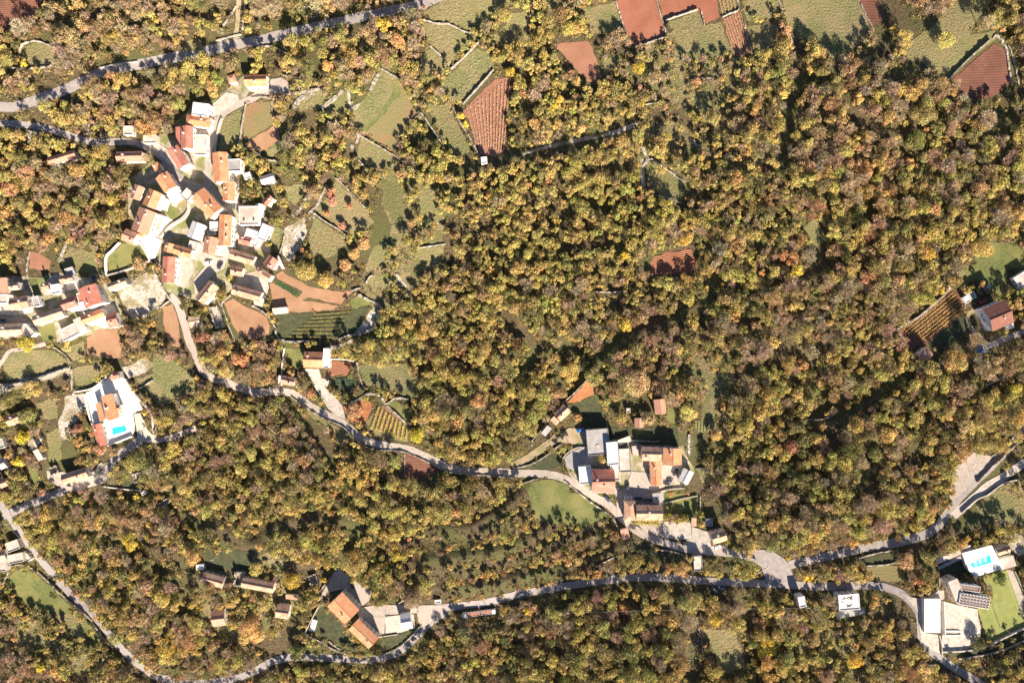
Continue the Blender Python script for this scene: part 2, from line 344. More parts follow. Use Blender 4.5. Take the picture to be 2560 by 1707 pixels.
F('meadow','b',[(1560,110),(1700,10),(1850,-60),(2500,-60),(2300,60),(2000,290),(1750,210),(1600,180)],M_OLIVE)
F('meadow','b',[(1500,560),(1600,440),(1760,620),(1700,700),(1580,690)],M_OLIVE)
F('meadow','b',[(2200,330),(2380,130),(2550,130),(2520,360),(2350,420),(2200,460)],M_OLIVE)
F('meadow','b',[(1560,960),(1760,960),(1990,1400),(1800,1420),(1700,1250)],M_OLIVE)
F('meadow','b',[(960,1260),(1260,1420),(1330,1500),(1280,1568),(1060,1568),(920,1440)],M_OLIVE)
F('meadow','b',[(350,870),(600,820),(640,900),(580,1000),(400,1020)],M_OLIVE)
F('meadow','b',[(640,980),(840,830),(870,960),(800,1040),(680,1060)],M_OLIVE)
F('field','b',[(-50,935),(130,930),(170,1130),(-80,1290)],M_BROWN)
F('ploughed_field','b',[(-120,1330),(170,1150),(215,1290),(90,1390),(-20,1390)],SOIL_C)
F('meadow','b',[(90,1390),(215,1290),(250,1330),(245,1430),(120,1440)],M_GREEN)
F('field','a',[(2050,1090),(2230,975),(2205,1330),(2100,1380),(2000,1380),(2005,1200)],M_OLIVE)
F('meadow','a',[(2240,980),(2400,935),(2350,1230),(2230,1290)],M_BROWN)
F('meadow','a',[(1670,390),(1780,345),(1860,390),(1860,460),(1690,480)],M_OLIVE)
F('meadow','a',[(200,430),(360,390),(560,470),(590,600),(330,630),(180,560)],M_OLIVE,margin=0)
F('ploughed_field','c',[(950,15),(1320,-60),(1380,180),(1410,320),(1110,415),(1010,200)],SOIL_A)
F('ploughed_field','c',[(1335,-60),(1865,-60),(1900,160),(1775,215),(1705,80),(1410,178),(1385,170)],SOIL_A)
F('vineyard_soil','c',[(1870,-60),(2060,-60),(2080,80),(1920,150)],M_BROWN)
F('vineyard_soil','c',[(1930,170),(2095,110),(2205,500),(2060,530),(1990,380)],SOIL_E)
F('ploughed_field','c',[(410,440),(430,405),(470,390),(700,385),(735,440),(770,540),(815,700),(730,765),(680,740),(560,610),(450,480)],SOIL_E)
F('meadow','c',[(1420,210),(1710,100),(1770,240),(1920,200),(2000,450),(1900,520),(1550,510),(1500,350)],M_OLIVE)
F('meadow','c',[(620,90),(940,20),(1000,200),(1030,310),(780,320),(670,200)],M_GREEN)
F('meadow','c',[(-40,130),(180,100),(180,280),(60,370),(-60,330)],M_OLIVE)
F('meadow','c',[(260,-40),(600,-40),(480,90),(330,130)],M_OLIVE)
F('meadow','c',[(830,560),(1000,500),(960,600),(840,700)],M_GREEN)
F('meadow','c',[(2110,-40),(2460,-40),(2460,160),(2150,200)],M_OLIVE)
F('meadow','c',[(2150,260),(2350,200),(2460,250),(2400,440),(2230,500)],M_OLIVE)
F('meadow','c',[(1620,870),(1850,830),(1830,1000),(1700,1020)],M_OLIVE)
F('meadow','d',[(110,-60),(820,-60),(930,200),(880,380),(640,560),(560,520),(330,420),(180,230)],M_GREEN)
F('ploughed_field','d',[(820,-60),(970,-60),(1075,180),(1050,200),(950,255)],SOIL_B)
F('meadow','d',[(1750,-40),(2100,-40),(1900,200),(1850,320),(2080,280),(2130,330),(1580,760),(1400,560),(1230,560),(1260,420),(1500,250)],M_OLIVE)
F('ploughed_field','d',[(2085,395),(2180,470),(2240,760),(2050,900),(1890,920),(1800,870),(1690,730)],SOIL_B)
F('meadow','f',[(540,410),(480,600),(500,780),(680,800),(880,640),(740,560)],M_OLIVE)
F('meadow','f',[(560,370),(730,90),(1000,340),(1090,480),(960,600),(820,590)],M_GREEN)
F('ploughed_field','f',[(185,945),(235,925),(500,1060),(750,1112),(885,1100),(780,1225),(640,1200),(480,1155),(410,1190),(300,1080),(190,1010)],SOIL_C)
F('field','f',[(125,1040),(200,1030),(400,1190),(520,1195),(760,1240),(700,1280),(350,1300),(150,1260)],SOIL_C)
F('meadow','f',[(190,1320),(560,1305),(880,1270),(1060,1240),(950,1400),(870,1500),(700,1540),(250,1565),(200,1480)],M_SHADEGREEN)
F('meadow','f',[(860,1180),(945,1135),(1085,1225),(880,1270)],M_LAWN)
F('meadow','f',[(1080,700),(1200,640),(1240,760),(1100,900),(970,960)],M_OLIVE)
F('meadow','f',[(1480,725),(1740,685),(1700,880),(1540,920)],M_OLIVE)
F('meadow','f',[(1500,150),(1690,200),(1660,500),(1530,540),(1490,300)],M_OLIVE)
F('meadow','f',[(130,480),(255,550),(210,760),(130,650)],M_GREEN)
F('meadow','f',[(1040,970),(1270,950),(1330,1050),(1150,1090),(1010,1040)],M_OLIVE)
F('meadow','f',[(260,150),(470,110),(430,240),(350,320),(300,260)],M_GREEN)
F('ploughed_field','e',[(280,742),(330,748),(400,780),(470,830),(450,915),(262,900)],SOIL_E)
F('garden_lawn','e',[(990,800),(1110,672),(1275,660),(1370,825),(1180,890),(1000,940)],M_LAWN)
F('ploughed_field','e',[(1490,1255),(1580,1215),(1640,1400),(1670,1600),(1640,1620),(1560,1600),(1510,1440)],SOIL_C)
F('ploughed_field','i',[(790,-40),(900,-110),(1060,-110),(1110,0),(1115,150),(1010,150),(800,110)],SOIL_C)
F('ploughed_field','e',[(2060,1215),(2130,1170),(2240,1230),(2440,1340),(2480,1440),(2470,1510),(2300,1540),(2200,1530),(2110,1350)],SOIL_C)
F('meadow','e',[(1620,280),(1670,250),(1730,290),(1700,360),(1620,330)],M_GREEN)
F('meadow','e',[(1500,310),(1620,330),(1680,430),(1590,460),(1500,390)],M_LAWN)
F('meadow','e',[(1080,1100),(1350,930),(1450,960),(1530,1160),(1470,1260),(1250,1390),(1150,1300)],M_RUBBLE)
F('meadow','e',[(250,1000),(350,1000),(370,1130),(330,1180)],M_LAWN)
F('meadow','e',[(350,1440),(500,1400),(520,1568),(400,1568)],M_LAWN)
F('meadow','e',[(700,1000),(930,930),(980,960),(800,1060)],M_RUBBLE)
F('meadow','e',[(560,830),(640,700),(760,720),(930,760),(930,980),(760,920),(600,940)],M_OLIVE,margin=0)
F('ploughed_field','g',[(1270,850),(1300,790),(1400,760),(1640,712),(1690,850),(1670,920),(1440,955),(1280,955)],SOIL_D)
F('meadow','g',[(1225,20),(1240,-90),(1400,-20),(1580,110),(1565,280),(1350,220),(1290,140)],M_OLIVE,margin=2)
F('dirt_patch','g',[(1180,-120),(1215,-110),(1225,140),(1190,160)],M_RUBBLE)
F('vineyard_soil','h',[(1190,1450),(1680,1075),(1790,1160),(1800,1290),(1500,1568),(1290,1640),(1240,1540)],SOIL_B)
F('garden_lawn','h',[(1800,1290),(1820,1450),(1700,1600),(1480,1600)],M_SHADEGREEN)
F('meadow','h',[(310,530),(440,440),(540,640),(450,700),(350,640)],M_OLIVE)
F('garden_lawn','h',[(1880,640),(2000,640),(2350,700),(2350,900),(2200,900),(2150,1180),(2080,1170),(1940,1000),(1740,1060),(1740,930),(1900,850)],M_LAWN,margin=0)
F('meadow','i',[(1400,130),(1550,130),(1700,250),(1800,360),(1770,480),(1480,600),(1300,430),(1250,340),(1400,290)],M_GREEN)
F('meadow','i',[(20,170),(160,80),(500,80),(640,180),(620,230),(60,370)],M_GREEN)
F('meadow','i',[(670,240),(940,190),(980,250),(880,400),(700,440)],M_GREEN)
F('meadow','i',[(560,60),(770,0),(780,150),(680,180)],M_GREEN)
F('rubble_ground','i',[(-40,400),(400,290),(640,230),(640,290),(380,360),(-40,500)],M_RUBBLE)
F('rubble_ground','i',[(1130,240),(1330,140),(1420,200),(1340,290),(1180,340)],M_RUBBLE)
F('rubble_ground','i',[(600,500),(760,480),(780,590),(700,740),(560,800)],M_RUBBLE)
F('meadow','i',[(430,830),(560,780),(570,1080),(450,1100)],M_OLIVE)
F('meadow','i',[(250,1130),(330,1150),(390,1290),(300,1290)],M_LAWN)
F('meadow','i',[(330,570),(520,500),(530,700),(380,720)],M_OLIVE)
F('rubble_ground','i',[(250,900),(430,850),(340,960),(280,1010)],M_RUBBLE)
F('meadow','i',[(1010,1270),(1290,1300),(1290,1360),(960,1320)],M_SHADEGREEN,margin=0.3)
F('ploughed_field','j',[(1366,1025),(1450,1050),(1720,1170),(1570,1240),(1366,1240)],SOIL_B)
F('vineyard_soil','j',[(1010,740),(1130,590),(1220,600),(1400,780),(1390,915),(1250,900),(1090,860)],M_BROWN)
F('meadow','j',[(1080,500),(1200,580),(1400,760),(1420,700),(1440,640),(1280,540),(1180,570)],M_LAWN)
F('ploughed_field','j',[(665,175),(885,188),(840,300),(670,320)],SOIL_D)
F('garden_lawn','j',[(265,60),(430,60),(435,240),(370,240),(300,180)],M_LAWN)
F('meadow','j',[(935,215),(1380,200),(1490,400),(1480,520),(1390,500),(1180,430),(1000,400)],M_GREEN)
F('garden_bed','j',[(730,340),(910,330),(960,400),(900,440),(760,470),(700,380)],M_SHADEGREEN)
F('meadow','j',[(380,560),(620,700),(830,830),(830,980),(750,960),(690,800),(530,700)],M_OLIVE,margin=0.3)
F('leafy_ground','j',[(800,600),(1000,530),(1090,570),(1000,740),(880,740)],M_RUST,margin=0)
F('meadow','k',[(90,1310),(330,1260),(520,1310),(520,1380),(640,1400),(800,1500),(880,1600),(700,1700),(230,1640),(180,1560),(150,1400)],M_LAWN)
F('leafy_ground','k',[(510,560),(690,352),(745,400),(745,490),(580,560)],M_RUST)
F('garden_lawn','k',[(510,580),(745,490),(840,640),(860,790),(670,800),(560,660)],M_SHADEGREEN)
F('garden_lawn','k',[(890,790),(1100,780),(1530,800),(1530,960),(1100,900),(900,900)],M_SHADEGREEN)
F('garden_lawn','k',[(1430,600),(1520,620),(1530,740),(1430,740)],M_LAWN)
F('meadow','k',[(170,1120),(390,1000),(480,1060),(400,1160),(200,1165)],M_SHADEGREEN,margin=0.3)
F('meadow','k',[(1400,1390),(1700,1400),(1700,1568),(1390,1568)],M_LAWN)
F('meadow','k',[(1700,1180),(1880,1120),(1800,1300),(1740,1310)],M_GREEN)
F('meadow','k',[(1660,730),(1860,720),(1860,830),(1700,830)],M_GREEN)
F('meadow','o',[(1760,1070),(2040,1080),(2100,1250),(2145,1410),(1935,1480),(1840,1250)],M_OLIVE,margin=2.5)
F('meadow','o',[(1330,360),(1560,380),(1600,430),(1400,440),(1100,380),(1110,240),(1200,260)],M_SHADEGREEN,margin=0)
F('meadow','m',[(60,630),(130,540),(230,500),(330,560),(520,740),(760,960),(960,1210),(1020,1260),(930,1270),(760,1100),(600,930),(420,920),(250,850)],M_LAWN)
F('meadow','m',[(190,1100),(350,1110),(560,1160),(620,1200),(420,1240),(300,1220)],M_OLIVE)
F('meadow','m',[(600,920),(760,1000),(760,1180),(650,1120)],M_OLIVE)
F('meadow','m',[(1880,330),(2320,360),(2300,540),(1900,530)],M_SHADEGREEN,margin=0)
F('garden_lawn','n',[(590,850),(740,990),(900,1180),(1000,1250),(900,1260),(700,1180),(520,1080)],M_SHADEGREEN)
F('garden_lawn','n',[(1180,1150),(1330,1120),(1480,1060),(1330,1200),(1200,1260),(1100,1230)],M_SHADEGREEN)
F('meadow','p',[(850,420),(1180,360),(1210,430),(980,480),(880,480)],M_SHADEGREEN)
F('rubble_ground','p',[(880,500),(1230,480),(1260,600),(1200,640),(960,620)],M_BROWN,margin=0)
F('court','p',[(1930,590),(2190,530),(2290,800),(2360,1010),(2360,1070),(2140,1170),(2010,1180),(1960,1000),(1920,880),(2030,780),(2000,650)],noise_mat('court_turf',(0.19,0.215,0.065),(0.26,0.275,0.09),0.3,detail=6),jitter=0,margin=0.3)
F('garden_lawn','p',[(1560,540),(1770,430),(1820,560),(1640,590),(1620,700),(1560,710)],M_SHADEGREEN)
F('garden_lawn','p',[(1600,1290),(1950,1270),(2350,1090),(2350,1160),(2100,1290),(1700,1330)],M_SHADEGREEN,margin=0.2)
F('footpath','p',[(2190,530),(2240,525),(2400,900),(2360,1000)],M_LANE,base=0.12,jitter=0.1)
for t_, pp in [('v',[(0,1430),(120,1400),(200,1450),(240,1540),(0,1568)]),('v',[(860,400),(960,380),(1020,470),(1020,620),(960,690),(860,640),(900,540)]),('v',[(830,650),(950,640),(1000,740),(980,800),(880,760)]),('v',[(1480,60),(1600,90),(1760,120),(1780,240),(1660,300),(1580,260),(1480,200)]),
   ('v',[(1380,300),(1560,280),(1640,340),(1620,440),(1500,400),(1400,370)]),('v',[(1660,280),(1740,260),(1760,420),(1680,460)]),('v',[(1590,820),(1680,800),(1700,960),(1620,990)]),('v',[(830,60),(920,80),(900,190),(830,180)]),('v',[(1830,1460),(1960,1450),(1990,1540),(1850,1545)]),('v',[(440,1290),(640,1270),(700,1380),(640,1460),(480,1470)])]:
    F('scrub_ground', t_, pp, M_SCRUBG, base=.05, block=False, jitter=2.0)
# yards and paving
F('village_ground','e',[(1180,80),(1400,-90),(1700,-40),(1900,0),(2200,0),(2200,300),(2400,300),(2490,640),(2460,1000),(2200,1010),(2000,1220),(1750,1180),(1500,1100),(1480,900),(1400,820),(1270,640),(1200,560),(1170,250)],M_VILL,base=.05,margin=-1)
F('village_ground','e',[(-60,960),(120,970),(380,980),(540,930),(720,980),(960,1020),(1120,1240),(1130,1440),(900,1480),(560,1580),(330,1500),(-60,1560)],M_VILL,base=.05,margin=-1)
F('village_ground','a',[(1600,1130),(1720,1020),(1780,930),(1960,930),(2250,690),(2330,800),(2200,960),(2060,1060),(1990,1200),(1960,1400),(1960,1600),(1560,1600),(1500,1380),(1310,1320),(1310,1230),(1600,1240)],M_VILL,base=.05,margin=-1)
F('village_ground','k',[(600,900),(880,790),(1100,860),(1190,950),(1570,960),(1680,1190),(1600,1320),(1400,1370),(1400,1640),(1030,1640),(960,1400),(740,1390),(610,1320),(500,1180),(500,1060)],M_VILL,base=.05,margin=-1)
Y = dict(base=0.28, jitter=0.15)
F('yard','b',[(-80,800),(20,790),(120,790),(140,730),(240,715),(300,760),(310,850),(100,880),(-60,840)],M_LANE,**Y)
F('yard','a',[(1950,960),(2080,850),(2180,870),(2200,930),(2020,1050),(1950,1080),(1930,1000)],M_CONC,**Y)
F('yard','a',[(1770,1180),(1950,1180),(1920,1420),(1780,1420)],M_CONC,**Y)
F('yard','a',[(1440,1310),(1560,1380),(1640,1560),(1540,1500),(1400,1370)],M_CONC,**Y)
F('yard','e',[(1640,60),(1720,80),(1960,160),(2050,330),(2000,350),(1830,200),(1700,150),(1640,250),(1580,300),(1520,220)],M_LANE,**Y)
F('yard','e',[(1400,380),(1500,400),(1620,470),(1480,620),(1380,580),(1370,500)],M_CONC,**Y)
F('yard','e',[(1270,570),(1370,580),(1490,640),(1430,800),(1370,820),(1280,640)],M_WHITEPAVE,**Y)
F('yard','e',[(1590,760),(1760,810),(1790,900),(1740,1000),(1700,1080),(1620,1050),(1590,900)],M_LANE,**Y)
F('yard','e',[(1830,640),(1900,760),(2010,800),(2090,780),(2060,900),(1960,950),(1850,1080),(1790,1150),(1780,1000),(1880,880),(1790,760)],M_LANE,**Y)
F('yard','e',[(2020,690),(2110,700),(2110,800),(2010,780)],M_CONC,**Y)
F('yard','e',[(460,960),(550,960),(720,1000),(740,1080),(640,1100),(420,1140),(380,1100),(430,1010)],M_CONC,**Y)
F('yard','e',[(-40,1120),(80,1110),(300,1240),(310,1300),(100,1330),(-40,1320)],M_CONC,**Y)
F('yard','e',[(-40,1330),(250,1350),(340,1430),(340,1500),(200,1500),(-40,1400)],M_LANE,**Y)
F('yard','e',[(640,1200),(800,1180),(960,1230),(1060,1250),(1110,1420),(960,1450),(750,1330),(660,1280)],M_CONC,**Y)
F('yard','e',[(2160,480),(2350,490),(2350,700),(2240,720),(2180,620)],M_CONC,**Y)
F('yard','e',[(2190,960),(2340,920),(2420,1000),(2350,1090),(2140,1040)],M_LANE,**Y)
F('yard','f',[(-20,960),(110,1010),(120,1080),(60,1250),(-20,1230)],M_CONC,**Y)
F('rubble_ground','f',[(260,520),(450,430),(470,560),(400,720),(300,830),(240,770)],M_RUBBLE)
F('rubble_ground','f',[(1090,1230),(1130,1240),(1080,1440),(950,1510),(900,1500)],M_RUBBLE)
F('terrace_paving','i',[(790,470),(870,430),(1000,330),(1170,340),(1260,500),(1310,620),(1225,660),(1240,800),(1220,860),(1060,940),(990,940),(980,870),(960,740),(860,750)],M_WHITEPAVE,**Y)
F('driveway','i',[(1230,660),(1305,650),(1350,800),(1430,880),(1400,930),(1270,900)],M_CONC,**Y)
F('yard','i',[(430,1180),(560,1190),(820,1240),(1000,1160),(1010,1230),(950,1300),(700,1370),(560,1340),(440,1260)],M_LANE,**Y)
F('driveway','j',[(445,250),(580,250),(600,330),(680,360),(650,420),(790,580),(830,720),(700,650),(540,400)],M_CONC,**Y)
F('yard','k',[(440,850),(520,790),(660,800),(700,900),(580,940),(430,920),(300,980),(280,960)],M_DIRT,**Y)
F('yard','k',[(480,1070),(560,1000),(700,960),(870,1040),(880,1140),(620,1150),(560,1180),(500,1150)],M_GREY,**Y)
F('yard','k',[(500,1180),(620,1330),(740,1390),(960,1390),(960,1568),(1040,1568),(1020,1390),(1100,1190),(1300,1200),(1360,1330),(1200,1380),(1050,1390),(1000,1380),(960,1290),(940,1380),(740,1390)],M_LANE,**Y)
F('car_park','k',[(960,1390),(1380,1380),(1400,1470),(1380,1510),(1140,1500),(1030,1460),(1020,1600),(960,1600)],M_LANE,**Y)
F('yard','k',[(1370,1130),(1560,1140),(1520,1270),(1450,1300),(1370,1320)],M_LANE,**Y)
F('patio','o',[(1390,85),(1640,90),(1650,240),(1520,250),(1375,225)],M_CONC,**Y)
F('yard','o',[(1650,130),(1800,180),(1860,310),(1980,300),(1980,330),(1600,330),(1600,250),(1650,240)],M_CONC,**Y)
F('yard','o',[(1110,60),(1380,75),(1375,225),(1220,180)],M_LANE,**Y)
F('road_junction','p',[(-300,340),(30,345),(170,440),(240,600),(250,640),(-20,640),(-60,500)],M_ASPH,**Y)
F('yard','n',[(760,510),(860,600),(1060,720),(1050,800),(960,870),(1190,840),(1190,950),(1180,1120),(1100,1130),(950,960),(820,700),(680,730),(570,820),(640,680)],M_LANE,**Y)
F('yard','n',[(1190,850),(1470,850),(1650,850),(1740,860),(1700,930),(1560,1040),(1500,1050),(1480,920),(1190,940)],M_LANE,**Y)
F('yard','n',[(1185,955),(1330,940),(1450,930),(1460,1060),(1340,1100),(1190,1115)],M_CONC,**Y)
F('terrace_paving','p',[(1585,805),(1740,850),(1920,885),(1930,970),(1955,1060),(1940,1230),(1700,1270),(1595,1275)],M_CONC,**Y)
F('terrace_paving','p',[(1520,720),(1610,715),(1620,800),(1580,800),(1430,790)],M_CONC,**Y)
F('yard','l',[(1660,1460),(1700,1150),(1850,1010),(2060,1050),(1900,1240),(1780,1400)],M_LANE,**Y)
F('terrace_paving','p',[(2240,170),(2360,150),(2360,380),(2300,400),(2200,300)],M_RUBBLE)
F('meadow','l',[(2000,1420),(2150,1320),(2400,1250),(2400,1700),(2000,1600),(1900,1520)],M_OLIVE,block=False)
F('yard','p',[(1230,735),(1330,780),(1430,790),(1440,1110),(1560,1120),(1575,1290),(1480,1260),(1400,1170),(1385,1060),(1380,930),(1320,840)],M_CONC,base=.34,jitter=.2)

# ------------------------------------------------------------------ houses
def win_mesh():
    b = MB(); b.box(-.55,.55,-.03,.05,-.7,.7,0); b.box(-.42,.42,.05,.07,-.57,-.03,1); b.box(-.42,.42,.05,.07,.03,.57,1)
    o = b.build('window', [M_FRAME, M_GLASS]); me = o.data; bpy.data.objects.remove(o); return me
def door_mesh():
    b = MB(); b.box(-.6,.6,-.03,.06,0,2.15,0); b.box(-.48,.48,.06,.09,.05,2.0,1); b.box(.3,.38,.09,.14,.95,1.05,0)
    o = b.build('door', [M_FRAME, M_DOOR]); me = o.data; bpy.data.objects.remove(o); return me
WIN = win_mesh(); DOOR = door_mesh()
def openings(root, L, W, h, rnd, nodoor=False):
    rows = 1 if h < 4.6 else (2 if h < 7.6 else 3)
    for side in range(4):
        ln = L if side % 2 == 0 else W
        n = max(0, int((ln-1.2)/2.9))
        for r in range(rows):
            z = 1.7+r*2.7
            if z+0.8 > h: continue
            for k in range(n):
                if rnd.random() < 0.25: continue
                t = -ln/2+(k+1)*ln/(n+1)
                isdoor = (side == 0 and r == 0 and k == n//2 and not nodoor)
                o = bpy.data.objects.new('door' if isdoor else 'window', DOOR if isdoor else WIN)
                if side == 0: o.location = (t, -W/2-.03, 0 if isdoor else z); o.rotation_euler = (0, 0, math.pi)
                elif side == 2: o.location = (t, W/2+.03, z)
                elif side == 1: o.location = (L/2+.03, t, z); o.rotation_euler = (0, 0, -math.pi/2)
                else: o.location = (-L/2-.03, t, z); o.rotation_euler = (0, 0, math.pi/2)
                link(o, root)
def chimney(root, x, y, z, hgt=1.0, mat=None):
    b = MB(); b.box(x-.35,x+.35,y-.3,y+.3,z-1.0,z+hgt,0); b.box(x-.45,x+.45,y-.4,y+.4,z+hgt,z+hgt+.12,0); b.box(x-.25,x+.25,y-.2,y+.2,z+hgt+.12,z+hgt+.3,1)
    b.build('chimney', [mat or M_PLASTER, ROOFS['t']], root)
HOUSES = []
def house(t, p0, p1, p2, h, kind='gable', roof='t', wall='s', label='', rise=None, name='house', cat='house', chim=1, wins=True, extra=None):
    a = P(*src(t, *p0), h); b = P(*src(t, *p1), h); c = P(*src(t, *p2), h)
    d = (b-a); d.z = 0; L = d.length; d.normalize(); e = Vector((-d.y, d.x, 0)); w = (c-b).dot(e)
    if w < 0: e = -e; w = -w
    W = w; ctr = a+d*L/2+e*W/2
    if t in 'ae': L *= 1.06; W *= 1.08
    # local frame: x along ridge, y to the north-ish
    ang = math.atan2(d.y, d.x)
    if math.cos(ang) < -1e-6: ang += math.pi
    hx, hy = L/2, W/2
    zs = [float(TZ(ctr.x+dx*math.cos(ang)-dy*math.sin(ang), ctr.y+dx*math.sin(ang)+dy*math.cos(ang))) for dx in (-hx, hx) for dy in (-hy, hy)]
    zb = float(TZ(ctr.x, ctr.y)); drop = min(0, min(zs)-zb)-0.3
    root = empty(name, (ctr.x, ctr.y, zb), ang); tag(root, label, cat)
    rnd = random.Random(int(ctr.x*13+ctr.y*7))
    ov = 0.35; il, iw = hx-ov, hy-ov
    if kind in ('flat', 'ruin', 'slab'): il, iw = hx, hy
    rm = ROOFS[roof]; wm = WALLS[wall]
    if rise is None: rise = W/2*0.40
    hw = MB()
    if kind == 'gable':
        lo = [(-il,-iw,drop),(il,-iw,drop),(il,iw,drop),(-il,iw,drop)]
        v = lo+[(-il,-iw,h),(il,-iw,h),(il,iw,h),(-il,iw,h),(-il,0,h+rise*iw/hy),(il,0,h+rise*iw/hy)]
        f = [(0,1,5,4),(2,3,7,6),(1,2,6,9,5),(3,0,4,8,7)]
        mesh('wall', v, f, wm, root)
        th = 0.16; s = 0.12
        def slope(sg):
            q = [(-hx, sg*hy, h-s), (hx, sg*hy, h-s), (hx, 0, h+rise), (-hx, 0, h+rise)]
            if sg > 0: q = [q[1], q[0], q[3], q[2]]
            b = MB(); b.prism([(x, y, z) for x, y, z in q], [(x, y, z+th) for x, y, z in q])
            return b
        b = slope(-1); b2 = slope(1); n = len(b.v); b.v += b2.v; b.f += [tuple(i+n for i in ff) for ff in b2.f]; b.m += b2.m
        rf = b.build('roof', [rm], root)
        rc = MB(); rc.box(-hx-.02, hx+.02, -.16, .16, h+rise+th-.1, h+rise+th+.1); rc.build('ridge', [rm], rf)
        if chim:
            for k in range(chim): chimney(rf, rnd.uniform(-.6, .6)*hx, rnd.choice([-1, 1])*hy*rnd.uniform(.2, .5), h+rise*.75)
    elif kind == 'hip':
        v = [(-il,-iw,drop),(il,-iw,drop),(il,iw,drop),(-il,iw,drop),(-il,-iw,h),(il,-iw,h),(il,iw,h),(-il,iw,h)]
        mesh('wall', v, [(0,1,5,4),(1,2,6,5),(2,3,7,6),(3,0,4,7)], wm, root)
        k = max(0.2, hx-hy*0.95); z0 = h-.1
        v = [(-hx,-hy,z0),(hx,-hy,z0),(hx,hy,z0),(-hx,hy,z0),(-hx,-hy,z0+.15),(hx,-hy,z0+.15),(hx,hy,z0+.15),(-hx,hy,z0+.15),(-k,0,h+rise),(k,0,h+rise)]
        rf = mesh('roof', v, [(0,3,2,1),(0,1,5,4),(1,2,6,5),(2,3,7,6),(3,0,4,7),(4,5,9,8),(5,6,9),(6,7,8,9),(7,4,8)], rm, root)
        if chim: chimney(rf, hx*.3, hy*.3, h+rise*.6)
    elif kind == 'shed':
        v = [(-il,-iw,drop),(il,-iw,drop),(il,iw,drop),(-il,iw,drop),(-il,-iw,h-.1),(il,-iw,h-.1),(il,iw,h+rise*.8),(-il,iw,h+rise*.8)]
        mesh('wall', v, [(0,1,5,4),(1,2,6,5),(2,3,7,6),(3,0,4,7)], wm, root)
        b = MB(); q = [(-hx,-hy,h-.1),(hx,-hy,h-.1),(hx,hy,h+rise*.8),(-hx,hy,h+rise*.8)]
        b.prism(q, [(x, y, z+.16) for x, y, z in q]); b.build('roof', [rm], root)
    elif kind == 'flat':
        hw.box(-hx, hx, -hy, hy, drop, h-.3); hw.build('wall', [wm], root)
        b = MB(); b.box(-hx, hx, -hy, hy, h-.3, h-.15); rf = b.build('roof', [rm], root)
        b = MB(); t_ = .22
        for x0, x1, y0, y1 in ((-hx-.02, hx+.02, -hy-.02, -hy+t_), (-hx-.02, hx+.02, hy-t_, hy+.02), (-hx-.02, -hx+t_, -hy+t_, hy-t_), (hx-t_, hx+.02, -hy+t_, hy-t_)):
            b.box(x0, x1, y0, y1, h-.29, h+.25)
        b.build('parapet', [wm], rf)
    elif kind == 'slab':     # open terrace/low platform
        hw.box(-hx, hx, -hy, hy, drop, h-.1); hw.build('wall', [wm], root)
        b = MB(); b.box(-hx-.1, hx+.1, -hy-.1, hy+.1, h-.1, h+.05); b.build('deck', [rm], root); wins = False
    elif kind == 'ruin':
        tk = .6; b = MB(); n = 7
        for (ax, ay, bx, by) in ((-hx,-hy,hx,-hy),(hx,-hy,hx,hy),(hx,hy,-hx,hy),(-hx,hy,-hx,-hy)):
            A = Vector((ax, ay, 0)); B = Vector((bx, by, 0)); dd = (B-A)/n; nn = Vector((-dd.y, dd.x, 0)).normalized()*tk
            for k in range(n):
                z1 = h*rnd.uniform(.45, 1.0); q0 = A+dd*k; q1 = A+dd*(k+1)
                lo = [tuple(q0+Vector((0,0,drop))), tuple(q1+Vector((0,0,drop))), tuple(q1+nn+Vector((0,0,drop))), tuple(q0+nn+Vector((0,0,drop)))]
                b.prism(lo, [(x, y, z1+rnd.uniform(-.3,.3)) for x, y, z in lo])
        b.build('wall', [M_STONE], root)
        b = MB(); b.box(-hx+tk,hx-tk,-hy+tk,hy-tk,.1,.5); b.build('rubble_floor', [M_RUBBLE], root); wins = False
    if wins and h > 2.6: openings(root, 2*il, 2*iw, h, rnd)
    if extra: extra(root, hx, hy, h, rise)
    cs = []
    for sx, sy in ((-1,-1),(1,-1),(1,1),(-1,1)):
        x = sx*hx; y = sy*hy; cs.append((ctr.x+x*math.cos(ang)-y*math.sin(ang), ctr.y+x*math.sin(ang)+y*math.cos(ang)))
    BLOCK.append((np.array(cs), 1.6)); HOUSES.append((root, hx, hy)); return root
exec_after = []
def skylights(root, hx, hy, h, rise):
    for x in (-hx*.5, hx*.5):
        b = MB(); b.box(x-.5, x+.5, -hy*.45-.7, -hy*.45+.7, h-.2, h+.2, 0); b.box(x-.4, x+.4, -hy*.45-.6, -hy*.45+.6, h+.2, h+.23, 1)
        b.build('skylight', [M_FRAME, M_GLASS], root)
def disc(root, hx, hy, h, rise):
    b = MB(); b.tube((-hx*.05, -hy*.35, h-.14), (-hx*.05, -hy*.35, h+.1), 1.2, 1.2, 20, 0); b.build('round_hatch', [M_CONC], root)
